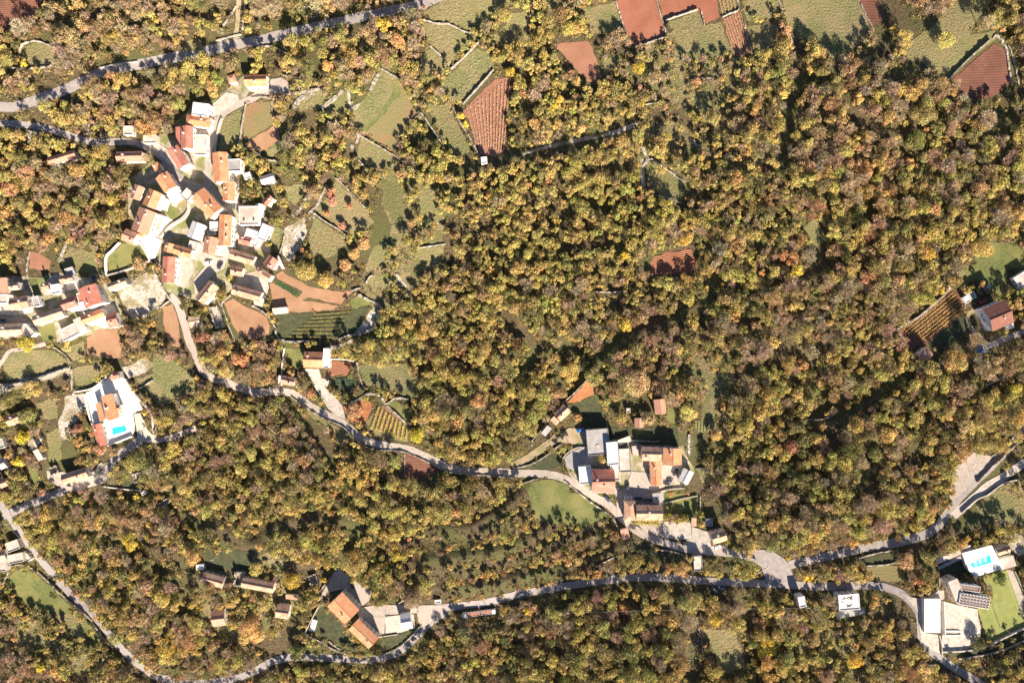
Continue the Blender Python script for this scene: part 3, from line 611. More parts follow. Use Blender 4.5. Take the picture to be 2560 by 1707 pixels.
# ---- north hamlet and village lane
house('a',(1778,945),(1915,960),(1900,1068),6,'flat','w','w','white flat-roofed house above the orange hipped house, topmost in the village')
house('a',(1722,1052),(1930,1078),(1912,1172),5.5,'hip','o','w','house with orange hipped roof beside the white flat-roofed one')
house('a',(1665,1165),(1668,1362),(1770,1360),6.5,'gable','r','w','bright red gabled house with ridge pointing up the photo, below the orange hipped roof')
house('a',(1612,1172),(1620,1320),(1663,1318),4.5,'shed','r','w','narrow red lean-to on the left of the bright red gabled house',name='annexe',cat='annexe',chim=0)
house('a',(1792,1242),(1897,1246),(1893,1420),3.2,'flat','p','w','pale pink flat-roofed garage between red gabled house and village lane',name='garage',cat='garage')
house('a',(1542,1392),(1648,1556),(1735,1500),7,'gable','r','w','red gabled house slanting beside the curve of the village road')
house('a',(1320,1245),(1430,1243),(1430,1312),3.4,'flat','p','s','small pale flat-roofed shed on the upper side of the village road',name='shed',cat='shed')
house('a',(1132,1160),(1215,1160),(1218,1235),3.4,'flat','p','s','small pale shed beside a yellow tree above the grey road',name='shed',cat='shed')
house('a',(1075,1398),(1300,1392),(1308,1480),4.5,'gable','t','s','long terracotta-roofed stone house just below the grey road, left of the village')
house('a',(440,1448),(672,1378),(700,1450),4,'gable','t','s','terracotta barn half hidden by trees, leftmost below the grey road',name='barn',cat='barn')
house('b',(-105,690),(95,680),(115,790),5,'gable','o','w','farmhouse with a sunlit roof beside the round gravel yard, near the main road')
house('a',(250,1195),(325,1200),(315,1305),3.0,'ruin','g','s','roofless grey stone ruin below the grey road at the far left',name='ruin',cat='ruin')
house('a',(2085,700),(2150,680),(2185,745),3,'hip','t','s','tiny hipped stone hut between trees left of the farmhouse',name='hut',cat='hut',chim=0)
house('a',(1948,1410),(1975,1672),(2105,1660),7,'gable','o','w','large orange gabled house right of the village lane, upper of two in a row')
house('e',(2048,100),(2050,275),(2155,272),6.5,'gable','o','w','orange gabled house joined to the lower end of the large orange one',chim=2)
house('a',(2063,1468),(2200,1462),(2205,1568),6.2,'flat','g','w','grey flat roof terrace set against the large orange gabled house',name='annexe',cat='annexe')
# ---- village core
house('e',(1432,75),(1520,205),(1618,135),7,'gable','o','s','orange roof slanting down right, uppermost of the cluster left of the plaza')
house('a',(1395,1520),(1430,1580),(1480,1548),5,'gable','o','s','small orange-roofed house joined above the slanting one left of the plaza')
house('e',(1237,125),(1195,243),(1280,265),6,'gable','t','s','narrow terracotta house at the left edge of the village cluster')
house('e',(1370,165),(1312,305),(1428,348),7,'gable','o','s','tall orange-roofed house second from the left edge of the village cluster')
house('e',(1277,335),(1213,535),(1365,575),7,'gable','t','s','largest terracotta roof of the village, above the white sloping yard',chim=2)
house('e',(1155,532),(1262,578),(1200,668),4.5,'gable','t','s','small terracotta house above the walled triangular garden')
house('e',(1712,160),(1778,212),(1712,272),4.5,'flat','p','s','pale flat-roofed block between the plaza and a small green yard',name='outbuilding',cat='outbuilding')
house('e',(1762,255),(1935,438),(2045,350),7.5,'gable','o','s','long orange and red roofed house slanting below the plaza',chim=2)
house('e',(2010,408),(2010,682),(2120,682),7,'gable','o','w','bright orange gabled house with ridge pointing down, beside the lower village lane',chim=2)
house('e',(1882,600),(1865,745),(1978,755),6,'gable','t','s','terracotta house immediately left of the bright orange one, above the clipped bush')
house('e',(1517,655),(1500,735),(1582,757),5,'gable','o','s','small orange house on the left end of the row above the village yard')
house('e',(1612,680),(1765,725),(1745,806),5.5,'gable','o','s','orange-roofed house with a dark band, right end of the row above the village yard')
house('e',(1490,790),(1495,1020),(1605,1015),6,'gable','r','w','red-roofed house standing alone between a grassy path and the village yard')
house('e',(1765,462),(1720,598),(1840,640),5.5,'gable','w','s','white-roofed building in the middle of the village, left of orange roofs',chim=0,name='building',cat='building')
house('e',(2192,330),(2365,330),(2362,490),6,'flat','p','w','wide pale flat-roofed building with skylights right of the lower lane',extra=skylights,name='building',cat='building')
house('e',(2207,590),(2312,618),(2290,692),5,'gable','r','w','small red and cream roof right of the lane, below the skylight building')
house('e',(2268,530),(2360,560),(2330,640),5,'flat','w','w','white flat-roofed block just above the small red and cream roof',name='building',cat='building')
house('e',(2122,720),(2342,785),(2318,868),5,'gable','d','s','house with purple-brown and bright cream slopes, right of the lane end')
house('e',(2130,872),(2232,892),(2210,970),4,'gable','d','s','small brown-roofed outhouse below the purple-brown roofed house',name='outhouse',cat='outhouse')
house('e',(2152,1045),(2400,1115),(2375,1200),5,'gable','d','s','long brown and cream roofed house above the walled ploughed plot')
house('e',(1798,1160),(1918,1008),(2012,1058),5.5,'gable','d','w','cream and brown roofed hall alone in the lower village, slanting up right')
house('e',(1728,1342),(1820,1325),(1858,1420),3.2,'gable','y','s','small pinkish-roofed shed right of the lane leaving the village',name='shed',cat='shed',rise=.6,chim=0)
house('e',(1915,1262),(1990,1240),(2055,1415),3,'ruin','g','s','long roofless ruin beside the small pinkish shed',name='ruin',cat='ruin')
house('f',(32,55),(150,18),(180,92),4.5,'gable','w','w','white-roofed house right of the large orange one, near a round garden',chim=0)
house('e',(2232,30),(2290,12),(2308,62),3,'flat','w','w','tiny white block left of the white-roofed house',name='outbuilding',cat='outbuilding')
house('f',(112,212),(55,285),(108,322),6,'gable','r','w','small red and pink roofed house on the right edge of the village')
house('f',(-5,300),(55,305),(40,420),5,'flat','w','w','white flat-roofed block below the small red and pink roof',name='building',cat='building')
house('f',(60,480),(138,512),(78,645),5,'flat','w','w','white flat-roofed house beside the small walled green plot')
house('f',(-20,560),(50,590),(10,700),4.5,'flat','w','s','pale flat roof squeezed between two white houses at village right',name='building',cat='building')
house('f',(118,765),(60,850),(150,915),5.5,'gable','r','w','red-roofed house above the curved ploughed strip')
house('f',(20,878),(150,960),(100,1018),5,'gable','d','w','brown and white roofed house at the tip of the curved ploughed strip')
house('f',(190,790),(215,780),(270,890),3,'shed','p','s','narrow pale lean-to on the outer side of the red house above the strip',name='shed',cat='shed',chim=0)
house('f',(150,1262),(290,1250),(292,1308),2.5,'shed','p','s','low pinkish shed between ploughed plot and dark green vegetable field',name='shed',cat='shed',chim=0)
house('e',(1925,470),(2002,470),(1998,545),4,'flat','w','w','white flat annexe on the left of the bright orange gabled house',name='annexe',cat='annexe')
house('e',(1742,640),(1815,662),(1792,735),4,'flat','p','s','pinkish flat roof below the white-roofed building in the village middle',name='outbuilding',cat='outbuilding')
house('e',(1903,550),(1975,555),(1972,592),3,'flat','g','s','grey flat shed above the terracotta house with the clipped bush',name='shed',cat='shed')
house('e',(1535,222),(1635,155),(1672,232),3.5,'slab','w','w','white terrace at the lower end of the uppermost slanting orange roof',name='terrace',cat='terrace')
house('e',(1440,235),(1530,262),(1490,350),3.5,'slab','w','w','white terrace right of the tall orange-roofed house at the cluster edge',name='terrace',cat='terrace')
house('e',(1428,395),(1500,420),(1455,540),3,'slab','p','w','stepped pale terrace right of the largest terracotta roof',name='terrace',cat='terrace')
# ---- left hamlet
house('e',(465,1050),(540,1040),(548,1120),4,'flat','w','w','white flat block between two small terracotta houses of the left hamlet',name='building',cat='building')
house('e',(800,1355),(945,1350),(955,1410),2.5,'slab','w','w','white terrace under the orange house of the left hamlet',name='terrace',cat='terrace')
house('e',(292,1165),(345,1150),(365,1235),4,'flat','g','w','grey flat annexe right of the brown and cream roof near the left edge',name='annexe',cat='annexe')
house('e',(-60,1140),(60,1135),(70,1210),4,'flat','p','w','pale flat roof at the left edge between two gabled houses',name='building',cat='building')
house('e',(988,1040),(1138,980),(1165,1048),4.5,'gable','y','s','weathered-roof cottage beside the rubble garden, right end of the left hamlet')
house('e',(722,1092),(800,1262),(945,1205),7.5,'gable','r','w','biggest red roof of the left hamlet',chim=2)
house('e',(700,1130),(730,1210),(775,1190),5,'flat','r','w','dark red flat annexe on the left of the biggest red roof',name='annexe',cat='annexe')
house('e',(548,968),(662,950),(682,1015),5,'gable','t','w','terracotta and white house at the top of the left hamlet')
house('e',(378,1035),(440,1022),(458,1092),4.5,'gable','t','s','small terracotta house beside a fenced green garden in the left hamlet')
house('e',(-40,992),(-30,1125),(70,1120),5.5,'gable','t','s','terracotta house cut by the left edge, ridge pointing up',chim=1)
house('e',(82,1030),(165,1020),(180,1088),5,'gable','y','s','small pale-roofed house near the left edge, right of the cut one')
house('e',(88,1175),(250,1148),(285,1250),5.5,'gable','d','s','brown and cream roofed house below the first pair at the left edge')
house('e',(300,1335),(555,1252),(585,1335),4.5,'gable','y','s','longest cream-roofed house of the left hamlet')
house('e',(556,1190),(675,1150),(705,1240),6,'gable','r','s','dark red roof joined to the upper end of the longest cream-roofed house')
house('e',(742,1338),(930,1265),(962,1338),5,'gable','o','w','orange-roofed house just below the biggest red roof of the left hamlet')
house('e',(970,1322),(1058,1300),(1092,1415),5,'gable','r','w','square red-roofed house at the lower right of the left hamlet')
house('e',(680,1372),(742,1345),(800,1465),4,'shed','p','s','grey-pink striped lean-to roof below the orange house',name='shed',cat='shed',chim=0)
house('e',(-40,1412),(205,1402),(182,1515),5,'gable','y','s','long cream and brown roofed house at the left edge beside the big yellow tree')
house('e',(535,1472),(672,1402),(712,1500),4,'flat','p','w','pale flat-roofed building at the lowest end of the left hamlet',name='building',cat='building')
house('e',(198+0,1440),(235,1405),(330,1480),3.5,'flat','p','w','small pale terrace house joined right of the long house at the edge',name='annexe',cat='annexe')
house('e',(598,905),(668,882),(692,945),3,'shed','g','s','grey tin-roofed shed above the terracotta and white house',name='shed',cat='shed',chim=0)
house('e',(640,1215),(770,1195),(775,1270),4,'slab','w','w','white raised terrace between two red roofs of the left hamlet',name='terrace',cat='terrace')
house('e',(815,955),(870,945),(895,1010),2.6,'ruin','g','s','little roofless stone ruin above the biggest red roof',name='ruin',cat='ruin')
# ---- villa
house('i',(1003,290),(1085,268),(1105,338),4.5,'gable','r','w','small red and cream roofed outbuilding at the top corner of the pool villa terrace',name='outbuilding',cat='outbuilding')
def dormer(root, hx, hy, h, rise):
    b = MB(); b.box(-.3,.3,-2.2,0.2,h+rise*.4,h+rise+.45); b.build('chimney', [M_PLASTER], root)
house('i',(922,503),(990,728),(1092,690),6,'gable','o','w','villa with large orange roof on the white terrace with a pool',name='villa',cat='villa',extra=dormer)
house('i',(870,570),(920,732),(975,715),4.2,'shed','o','w','lower orange lean-to wing on the left flank of the pool villa',name='villa_wing',cat='wing',chim=0)
house('i',(1030,590),(1092,575),(1110,640),5,'gable','o','w','small orange cross gable wing on the right of the pool villa',name='villa_wing',cat='wing',chim=0)
house('i',(840,768),(903,965),(985,940),4,'gable','r','w','long low red-orange guest house beside the rectangular pool',name='guest_house',cat='house',rise=1.0)
house('i',(558,1222),(780,1152),(818,1242),5,'gable','d','p','long brown and cream roofed house beside the road fork at lower left')
house('i',(45,690),(162,642),(185,738),4,'gable','d','s','brown and cream cottage among trees left of the villa, by the left edge')
house('i',(310,1000),(355,980),(415,1070),3.5,'shed','p','s','small pale slanted hut between the left cottage and the road fork',name='hut',cat='hut',chim=0)
house('i',(-20,1275),(40,1248),(85,1315),4,'gable','t','s','reddish-roofed cottage cut by the left edge, lowest of the left group')
house('i',(-30,1085),(25,1060),(90,1142),4,'gable','g','s','grey and white roofed cottage at the left edge beside a yellow bush',chim=0)
house('i',(-30,900),(15,885),(40,970),4,'flat','g','s','grey flat-roofed block cut by the left edge beside a bright yellow tree',name='building',cat='building')
house('i',(432,1165),(500,1135),(560,1190),3,'ruin','g','s','roofless stone ruin joined above the long house at the road fork',name='ruin',cat='ruin')
house('i',(1200,1220),(1275,1200),(1310,1280),2.5,'ruin','g','s','small pale ruin in the wood right of the road fork',name='ruin',cat='ruin')
house('i',(1438,1492),(1540,1430),(1562,1472),2.5,'ruin','g','s','narrow grey stone ruin in the wood below a small white hut',name='ruin',cat='ruin')
house('i',(1290,1380),(1325,1362),(1340,1395),2.2,'flat','w','w','tiny white hut at the end of the long white wall',name='hut',cat='hut')
# ---- middle farm
house('j',(438,90),(618,95),(605,242),5.5,'gable','o','w','farmhouse with red upper slope and yellow lower slope above the forked drive')
house('j',(618,62),(668,62),(662,240),5,'flat','w','w','narrow white flat-roofed side block of the farmhouse above the forked drive',name='annexe',cat='annexe')
house('j',(246,308),(362,332),(345,410),4,'gable','t','w','small terracotta garage house above the bend of the lane, left of the farmhouse')
house('j',(208,310),(245,312),(240,385),3,'flat','w','w','tiny white block on the left of the terracotta garage house',name='shed',cat='shed')
# ---- centre right hamlet
house('k',(380,658),(475,570),(550,640),5,'gable','d','p','brown and cream roofed house beside the diagonal stone wall and blue car')
house('k',(265,838),(325,765),(365,800),2.6,'shed','g','s','grey tin-roofed shed along the diagonal stone wall',name='shed',cat='shed',chim=0)
house('k',(350,718),(385,682),(438,735),2.6,'shed','d','s','small dark-roofed shed between grey tin shed and brown roofed house',name='shed',cat='shed',chim=0)
house('k',(680,812),(882,797),(895,1030),5.5,'flat','g','g','large grey flat-roofed building with a round hatch',extra=disc,name='building',cat='building')
house('k',(866,926),(970,920),(990,1125),7.5,'flat','w','w','tall white flat-roofed building beside the large grey one',name='building',cat='building')
house('k',(980,985),(1085,980),(1108,1190),4.5,'flat','p','g','pale concrete flat-roofed building right of the tall white one',name='building',cat='building')
house('k',(730,1178),(942,1174),(946,1378),6.5,'gable','r','p','big house with dark red upper and pale yellow lower slope beside the lane',chim=2)
house('k',(610,1150),(725,1142),(728,1300),4.5,'flat','w','w','pale grey flat-roofed block left of the big red and yellow roof',name='building',cat='building')
house('k',(905,1125),(990,1125),(1008,1272),4.8,'flat','p','w','pale flat-roofed annexe right of the big red and yellow roof',name='annexe',cat='annexe')
house('k',(970,905),(1080,865),(1100,910),2.2,'slab','p','g','low pinkish concrete platform above the concrete flat roof',name='terrace',cat='terrace')
house('k',(1194,965),(1372,970),(1370,1096),5.5,'gable','d','p','house with brown upper and cream lower slope, left of the square orange roof')
house('k',(1390,975),(1384,1126),(1556,1132),6,'gable','o','w','square orange-roofed house, rightmost of the central hamlet')
house('k',(1266,1096),(1272,1318),(1370,1315),5,'gable','o','s','long narrow orange-roofed house with ridge pointing down the photo')
house('k',(1586,1160),(1526,1270),(1610,1312),4,'gable','w','w','white and brown roofed garage tilted beside the small car park',name='garage',cat='garage',chim=0)
house('k',(1300,532),(1315,670),(1418,660),4.5,'gable','t','s','isolated terracotta roof among trees above the hamlet',chim=0)
house('k',(1126,700),(1126,788),(1208,795),3.6,'gable','t','w','small square orange-pink hut beside a pale bushy tree',name='hut',cat='hut',chim=0)
house('k',(1050,612),(1085,610),(1086,652),2.4,'flat','p','s','tiny pale hut in the shade above the small square hut',name='hut',cat='hut')
house('k',(1100,962),(1150,955),(1170,1035),2.6,'slab','p','s','pale pink terrace left of the brown and cream house',name='terrace',cat='terrace')
house('k',(1030,1465),(1030,1640),(1136,1640),5.5,'hip','d','p','brown hipped wing of the house below the car park',chim=0)
house('k',(1140,1506),(1386,1510),(1384,1640),6,'gable','d','p','long brown and cream roofed house below the row of parked cars')
house('k',(1290,1395),(1375,1388),(1395,1470),2.6,'slab','g','g','grey concrete terrace right of the parked dark cars',name='terrace',cat='terrace')
# ---- lower right of hamlet
house('o',(990,162),(1062,145),(1105,235),3,'shed','t','s','small orange-roofed shed on the outer side of the lane bend',name='shed',cat='shed',chim=0,rise=.8)
house('o',(1645,50),(1690,50),(1692,130),3.5,'shed','t','w','tiny terracotta roof at the right corner of the pale patio',name='shed',cat='shed',chim=0)
house('o',(1815,187),(1950,155),(1990,262),5,'gable','d','p','brown and cream house beside the lane with a white car')
house('o',(1662,402),(1742,400),(1752,538),3,'flat','p','g','pale weedy flat-roofed garage below the lane',name='garage',cat='garage')
house('o',(1780,62),(1845,65),(1850,130),2.6,'flat','g','g','small grey garden shed above the brown and cream lane house',name='shed',cat='shed')
# ---- bottom left
house('m',(1860,547),(2065,602),(2045,697),4,'gable','d','s','dark and cream roofed barn, left of the long ruin at the bottom',name='barn',cat='barn',chim=0)
house('m',(2228,597),(2520,652),(2512,742),4.5,'gable','d','s','long dark-roofed stone barn joined to a roofless ruin',name='barn',cat='barn',chim=0)
house('m',(2145,555),(2235,565),(2215,690),4.5,'ruin','g','s','roofless ruin joined to the left end of the long stone barn',name='ruin',cat='ruin')
house('m',(1935,905),(2055,893),(2075,1035),4,'gable','t','s','small terracotta-roofed barn beside a yellow tree at the bottom left',name='barn',cat='barn',chim=0)
house('m',(1800,482),(1865,480),(1862,525),2.3,'flat','w','w','tiny white hut above the dark and cream barn',name='hut',cat='hut')
house('n',(193,845),(312,862),(275,978),4,'gable','d','s','small square dark and pinkish roofed cottage below the long barn',chim=0)
house('n',(468,595),(540,570),(615,635),2.8,'ruin','g','s','roofless ruin right of the bright yellow tree',name='ruin',cat='ruin')
house('n',(275,750),(386,758),(382,802),2.6,'shed','t','s','tiny terracotta shed below the bright yellow tree',name='shed',cat='shed',chim=0)
house('n',(490,1080),(520,985),(560,1000),1.5,'slab','w','w','narrow white platform in the corner of the walled garden',name='platform',cat='platform')
house('n',(655,860),(812,1026),(942,893),8.5,'gable','o','s','tall stone house with orange roof inside the walled yard, windows on its right wall',chim=1,rise=1.5)
house('n',(848,1075),(1035,1248),(1115,1145),6.5,'gable','o','s','lower orange-roofed house joined at a corner to the tall stone house',rise=1.5)
house('n',(1320,937),(1415,925),(1455,1058),4,'gable','w','w','small white-roofed house on the paved yard beside the road bend',chim=0)
house('n',(1640,805),(1695,803),(1698,835),1.5,'flat','w','w','tiny white box hut above the road junction',name='hut',cat='hut')
# left bottom hamlet
house('m',(60,400),(200,372),(190,455),4.5,'flat','p','s','pale flat-roofed stone house beside the road at the left, above the green field')
house('m',(40,290),(150,250),(190,330),4,'flat','p','s','pinkish flat-roofed house left of the road, above the stone one')
house('m',(-60,360),(40,340),(50,440),4,'gable','y','s','weathered roof cut by the left edge, beside the pale flat-roofed houses',chim=0)
house('m',(-60,460),(45,445),(40,540),3.5,'flat','p','s','lowest pale flat roof at the left edge above the green field',name='building',cat='building')
house('m',(210,400),(240,375),(280,440),2.5,'flat','p','s','tiny roadside hut right of the pale flat-roofed stone house',name='hut',cat='hut')
# right
house('h',(1965,1270),(2160,1185),(2262,1392),7.5,'gable','b','w','tall house with dark brown upper slope beside the striped vineyard, right side',rise=2.2)
house('h',(2250,985),(2370,910),(2440,1010),3,'flat','p','w','pale flat-roofed building at the right edge beside a lawn',name='building',cat='building')
house('h',(1790,1165),(1830,1140),(1870,1190),2.4,'flat','w','w','small white garden hut at the upper corner of the striped vineyard',name='hut',cat='hut')
house('h',(1838,1125),(1880,1100),(1912,1160),2.6,'flat','g','w','small grey-roofed shed beside the white garden hut',name='shed',cat='shed')
house('l',(1455,45),(1520,120),(1440,182),4.5,'gable','t','w','small pink and red roofed house at the lower end of the striped vineyard')
def clutter(root, hx, hy, h, rise):
    rnd = random.Random(5)
    for k in range(14):
        b = MB(); x = rnd.uniform(-.6,.3)*hx; y = rnd.uniform(-.7,.7)*hy; b.box(-1.0,1.0,-.09,.09,0,.2)
        o = b.build('timber_plank', [M_DOOR], root); o.location = (x, y, h-.14+.12*(k % 3)); o.rotation_euler = (0, 0, rnd.uniform(0, 3))
house('p',(642,760),(832,745),(862,890),5.5,'flat','w','w','unfinished white flat-topped building strewn with planks beside the road',name='building_shell',cat='building',extra=clutter)
house('p',(620,925),(890,880),(912,930),1.5,'slab','g','g','grey concrete ledge under the unfinished white building',name='platform',cat='platform')
house('p',(272,782),(335,770),(372,860),6,'flat','w','w','narrow white transformer tower in the wood below the road',name='transformer_tower',cat='tower')
def solar(root, hx, hy, h, rise):
    for r in range(4):
        for c in range(9):
            b = MB(); x = -hx+1.0+c*(2*hx-2)/8; y = -hy+.8+r*(2*hy-1.6)/3
            b.box(x-.75,x+.75,y-.48,y+.48,h+.35+.02*r,h+.42+.02*r,0); b.box(x-.7,x+.7,y-.43,y+.43,h+.42+.02*r,h+.44+.02*r,1)
            b.build('solar_panel', [M_PLASTER, plain('solar_cell',(0.10,0.055,0.045),.25,spec=.6)], root)
house('p',(1650,640),(1735,835),(1600+240,860),7,'flat','p','p','pinkish grey flat-roofed left block of the modern house with solar panels',name='modern_house',cat='house')
house('p',(1768,738),(2032,778),(2005,885),7.5,'flat','w','w','modern white roof carrying rows of dark solar panels',name='modern_house',cat='house',extra=solar)
def pergola(root, hx, hy, h, rise):
    for k in range(14):
        b = MB(); x = -hx+.4+k*(2*hx-.8)/13; b.box(x-.1,x+.1,-hy+.3,hy-.3,h+.3,h+.5); b.build('slat', [plain('pergola_wood',(0.33,0.17,0.11),.6)], root)
house('p',(1765,658),(1945,680),(1938,735),7,'flat','g','w','slatted brown roof terrace of the modern house, above its solar panels',name='roof_terrace',cat='terrace',extra=pergola)
house('p',(2092,335),(2205,300),(2245,362),5,'gable','d','w','dark red roofed pool house at the top right of the pool deck',rise=.7,name='pool_house',cat='house')
house('p',(2122,435),(2250,397),(2284,488),3,'slab','p','w','pale pink terrace below the dark red pool house roof',name='terrace',cat='terrace')
house('p',(1432,792),(1572,790),(1588,1105),3.2,'slab','w','w','long bright white carport roof at the entrance of the modern house',name='carport',cat='carport')
house('b',(2065,1450),(2120,1445),(2125,1500),2.6,'flat','w','w','tiny white field hut below the striped red vineyard',name='hut',cat='hut')
house('h',(2180,1420),(2250,1400),(2262,1440),1.2,'slab','w','w','small white doorstep terrace below the tall house',name='terrace',cat='terrace')

# ------------------------------------------------------------------ pools and decks
M_WATER = noise_mat('pool_water', (0.02, 0.50, 0.62), (0.05, 0.62, 0.72), 0.5, 0.08, bump=0.1, bscale=3, spec=0.5, detail=3, bdist=.05)
def flatpoly(t, pts, z): return [Vector((p.x, p.y, z)) for p in [P(*src(t, x, y)) for x, y in pts]]
def pool(t, pts, label, zup, islands=None):
    g = [P(*src(t, x, y), zup) for x, y in pts]; c = sum(g, Vector())/len(g); z0 = max(float(TZ(p.x, p.y)) for p in g)+zup
    root = empty('swimming_pool', (c.x, c.y, z0)); tag(root, label, 'pool')
    loc = [(p.x-c.x, p.y-c.y) for p in g]; n = len(loc)
    b = MB(); 
    for i in range(n):
        A = Vector((*loc[i], 0)); B = Vector((*loc[(i+1) % n], 0)); d = (B-A).normalized(); o = Vector((d.y, -d.x, 0))
        if o.dot((A+B)/2) < 0: o = -o
        q = [A-d*.3, B+d*.3, B+o*.6+d*.3, A+o*.6-d*.3]
        b.prism([(v.x, v.y, 0.0) for v in q], [(v.x, v.y, .16+.004*i) for v in q])
    b.build('coping', [M_WHITEPAVE], root)
    mesh('water', [(x, y, .08) for x, y in loc], [tuple(range(n))], M_WATER, root)
    return root
def deck(t, pts, h, label, name='pool_deck', mat=M_WHITEPAVE, wmat=M_PLASTER):
    g = [P(*src(t, x, y), h) for x, y in pts]; c = sum(g, Vector())/len(g); zt = max(float(TZ(p.x, p.y)) for p in g)+h
    root = empty(name, (c.x, c.y, zt-h)); tag(root, label, 'deck')
    n = len(g); loc = [(p.x-c.x, p.y-c.y) for p in g]
    b = MB(); b.prism([(x, y, -2) for x, y in loc], [(x, y, h-.1) for x, y in loc]); b.build('retaining_wall', [wmat], root)
    k = 1.012; b = MB(); b.prism([(x*k, y*k, h-.1) for x, y in loc], [(x*k, y*k, h) for x, y in loc]); b.build('paving', [mat], root)
    BLOCK.append((np.array([(p.x, p.y) for p in g]), 1.0)); return root, zt
pool('i', [(1028,790),(1150,765),(1168,805),(1160,820),(1040,855)], 'turquoise rectangular pool on the white villa terrace, left side', 0.3)
r_, zt = deck('p', [(1775,372),(2040,298),(2150,512),(1905,592),(1830,520)], 2.5, 'raised white pool deck with planters at the lower right house')
c_ = [P(*src('p', x, y), 2.5) for x, y in [(1850,470),(2025,385),(2045,455),(1880,508)]]
def pool_at(pl, z, label):
    c = sum(pl, Vector())/len(pl); root = empty('swimming_pool', (c.x, c.y, z)); tag(root, label, 'pool')
    loc = [(p.x-c.x, p.y-c.y) for p in pl]; n = len(loc); b = MB()
    for i in range(n):
        A = Vector((*loc[i], 0)); B = Vector((*loc[(i+1) % n], 0)); d = (B-A).normalized(); o = Vector((d.y, -d.x, 0))
        if o.dot((A+B)/2) < 0: o = -o
        q = [A, B, B+o*.5, A+o*.5]; b.prism([(v.x, v.y, .005) for v in q], [(v.x, v.y, .12+.004*i) for v in q])
    b.build('coping', [M_WHITEPAVE], root); mesh('water', [(x, y, .06) for x, y in loc], [tuple(range(n))], M_WATER, root)
    for k in range(3):
        b = MB(); q = pl[0].lerp(pl[1], .22+.25*k)*.62+pl[3].lerp(pl[2], .22+.25*k)*.38-c
        b.box(q.x-.9,q.x+.9,q.y-1.2,q.y+1.2,.0,.1); b.build('shallow_step', [plain('pale_pool_step',(0.35,0.72,0.74),.3)], root)
pool_at(c_, zt, 'turquoise pool with pale steps on the raised white deck, lower right')
house('p',(1545,440),(1850,300),(1880,335),2.2,'slab','p','g','long pinkish walkway roof leading up to the raised pool deck',name='walkway',cat='walkway')
house('p',(1560,505),(1760,400),(1775,425),1.2,'slab','g','g','narrow grey ramp under the pinkish walkway',name='ramp',cat='ramp')

# ------------------------------------------------------------------ stone walls
def stonewall(t, pts, label, h=1.3, w=0.8, mat=None, name='stone_wall'):
    w = w*(0.72 if mat is None else 0.8)
    g = [Vector((p.x, p.y, 0)) for p in ground([src(t, x, y) for x, y in pts])]
    c = catmull(g, 4) if len(g) > 2 else g; fine = [c[0]]
    for a, b in zip(c, c[1:]):
        k = max(1, int((b-a).length/1.1))
        for j in range(1, k+1): fine.append(a.lerp(b, j/k))
    org = fine[0]; oz = float(TZ(org.x, org.y)); v = []; f = []
    smooth = mat is not None
    for i, q in enumerate(fine):
        d = (fine[min(i+1, len(fine)-1)]-fine[max(i-1, 0)])
        if d.length < 1e-6: d = Vector((1, 0, 0))
        d.normalize(); n = Vector((-d.y, d.x, 0)); jw = 0 if smooth else random.uniform(-.35, .3)*w; jh = 0 if smooth else random.uniform(-.6, .2)
        for s, z in ((-1, -1.0), (-1, h+jh), (1, h+jh+(0 if smooth else random.uniform(-.15, .15))), (1, -1.0)):
            ww = (w/2+(abs(z) < 5 and z > 0)*0+jw/2)*(1.15 if z < 0 else .9)
            r = q+n*s*ww; v.append((r.x-org.x, r.y-org.y, float(TZ(q.x, q.y))+z-oz))
    for i in range(len(fine)-1):
        for j in range(3): f.append((i*4+j, i*4+j+1, (i+1)*4+j+1, (i+1)*4+j))
    f.append((0, 3, 2, 1)); e = (len(fine)-1)*4; f.append((e, e+1, e+2, e+3))
    o = mesh(name, v, f, mat or M_STONE); o.location = (org.x, org.y, oz); tag(o, label, 'wall')
    bm = bmesh.new(); bm.from_mesh(o.data); bmesh.ops.recalc_face_normals(bm, faces=bm.faces[:]); bm.to_mesh(o.data); bm.free()
    ROADLINES.append((np.array([(q.x, q.y) for q in fine]), w/2+0.7)); return o
W_ = stonewall
W_('a',[(930,628),(1050,600),(1270,570)],'pale roadside parapet above the main road at upper left',.9,.6,M_CONC)
W_('a',[(180,500),(200,430),(270,390),(350,385),(480,430),(560,480),(600,560),(605,640)],'curved stone wall round a clearing in the upper left wood')
W_('a',[(110,630),(300,630),(400,625),(480,600)],'low stone wall closing the lower side of the upper left clearing')
W_('a',[(2170,60),(2110,160),(2050,240)],'rough stone wall left of the dirt footpath at the top',1.2,1.2)
W_('a',[(2250,0),(2245,140),(2230,280)],'rough stone wall right of the dirt footpath at the top',1.2,1.2)
W_('a',[(1990,380),(2080,350),(2220,320)],'pale stone wall where the dirt footpath meets the main road',1,1.0)
W_('a',[(860,1050),(900,1080),(935,1120),(935,1270)],'thin stone wall coming down to the grey road at left')
W_('a',[(2260,960),(2235,1100),(2200,1330)],'stone wall between the two small fields right of the village lane')
W_('a',[(2040,1090),(2010,1180),(1990,1300),(1975,1420)],'pale kerb wall along the right side of the village lane',1.2,1.0,M_CONC)
W_('b',[(-40,900),(130,905),(150,1000),(180,1130),(220,1280),(260,1340),(250,1440),(200,1475),(110,1470),(0,1400)],'curved stone wall enclosing the orange ploughed plot by the lane')
W_('b',[(250,700),(340,700),(380,750),(405,830)],'curved stone wall round the lawn right of the gravel yard')
W_('b',[(0,440),(130,430),(220,460),(285,500)],'stone wall in the wood above the gravel yard')
W_('b',[(400,710),(450,700),(480,750)],'short hooked stone wall right of the gravel yard',1.2,1.2)
W_('b',[(260,870),(420,850),(620,810)],'white stone bank running right from the gravel yard',.8,1.8)
W_('b',[(340,1000),(380,930),(450,880)],'white rocky outcrop on the left terrace meadow',.7,2.5)
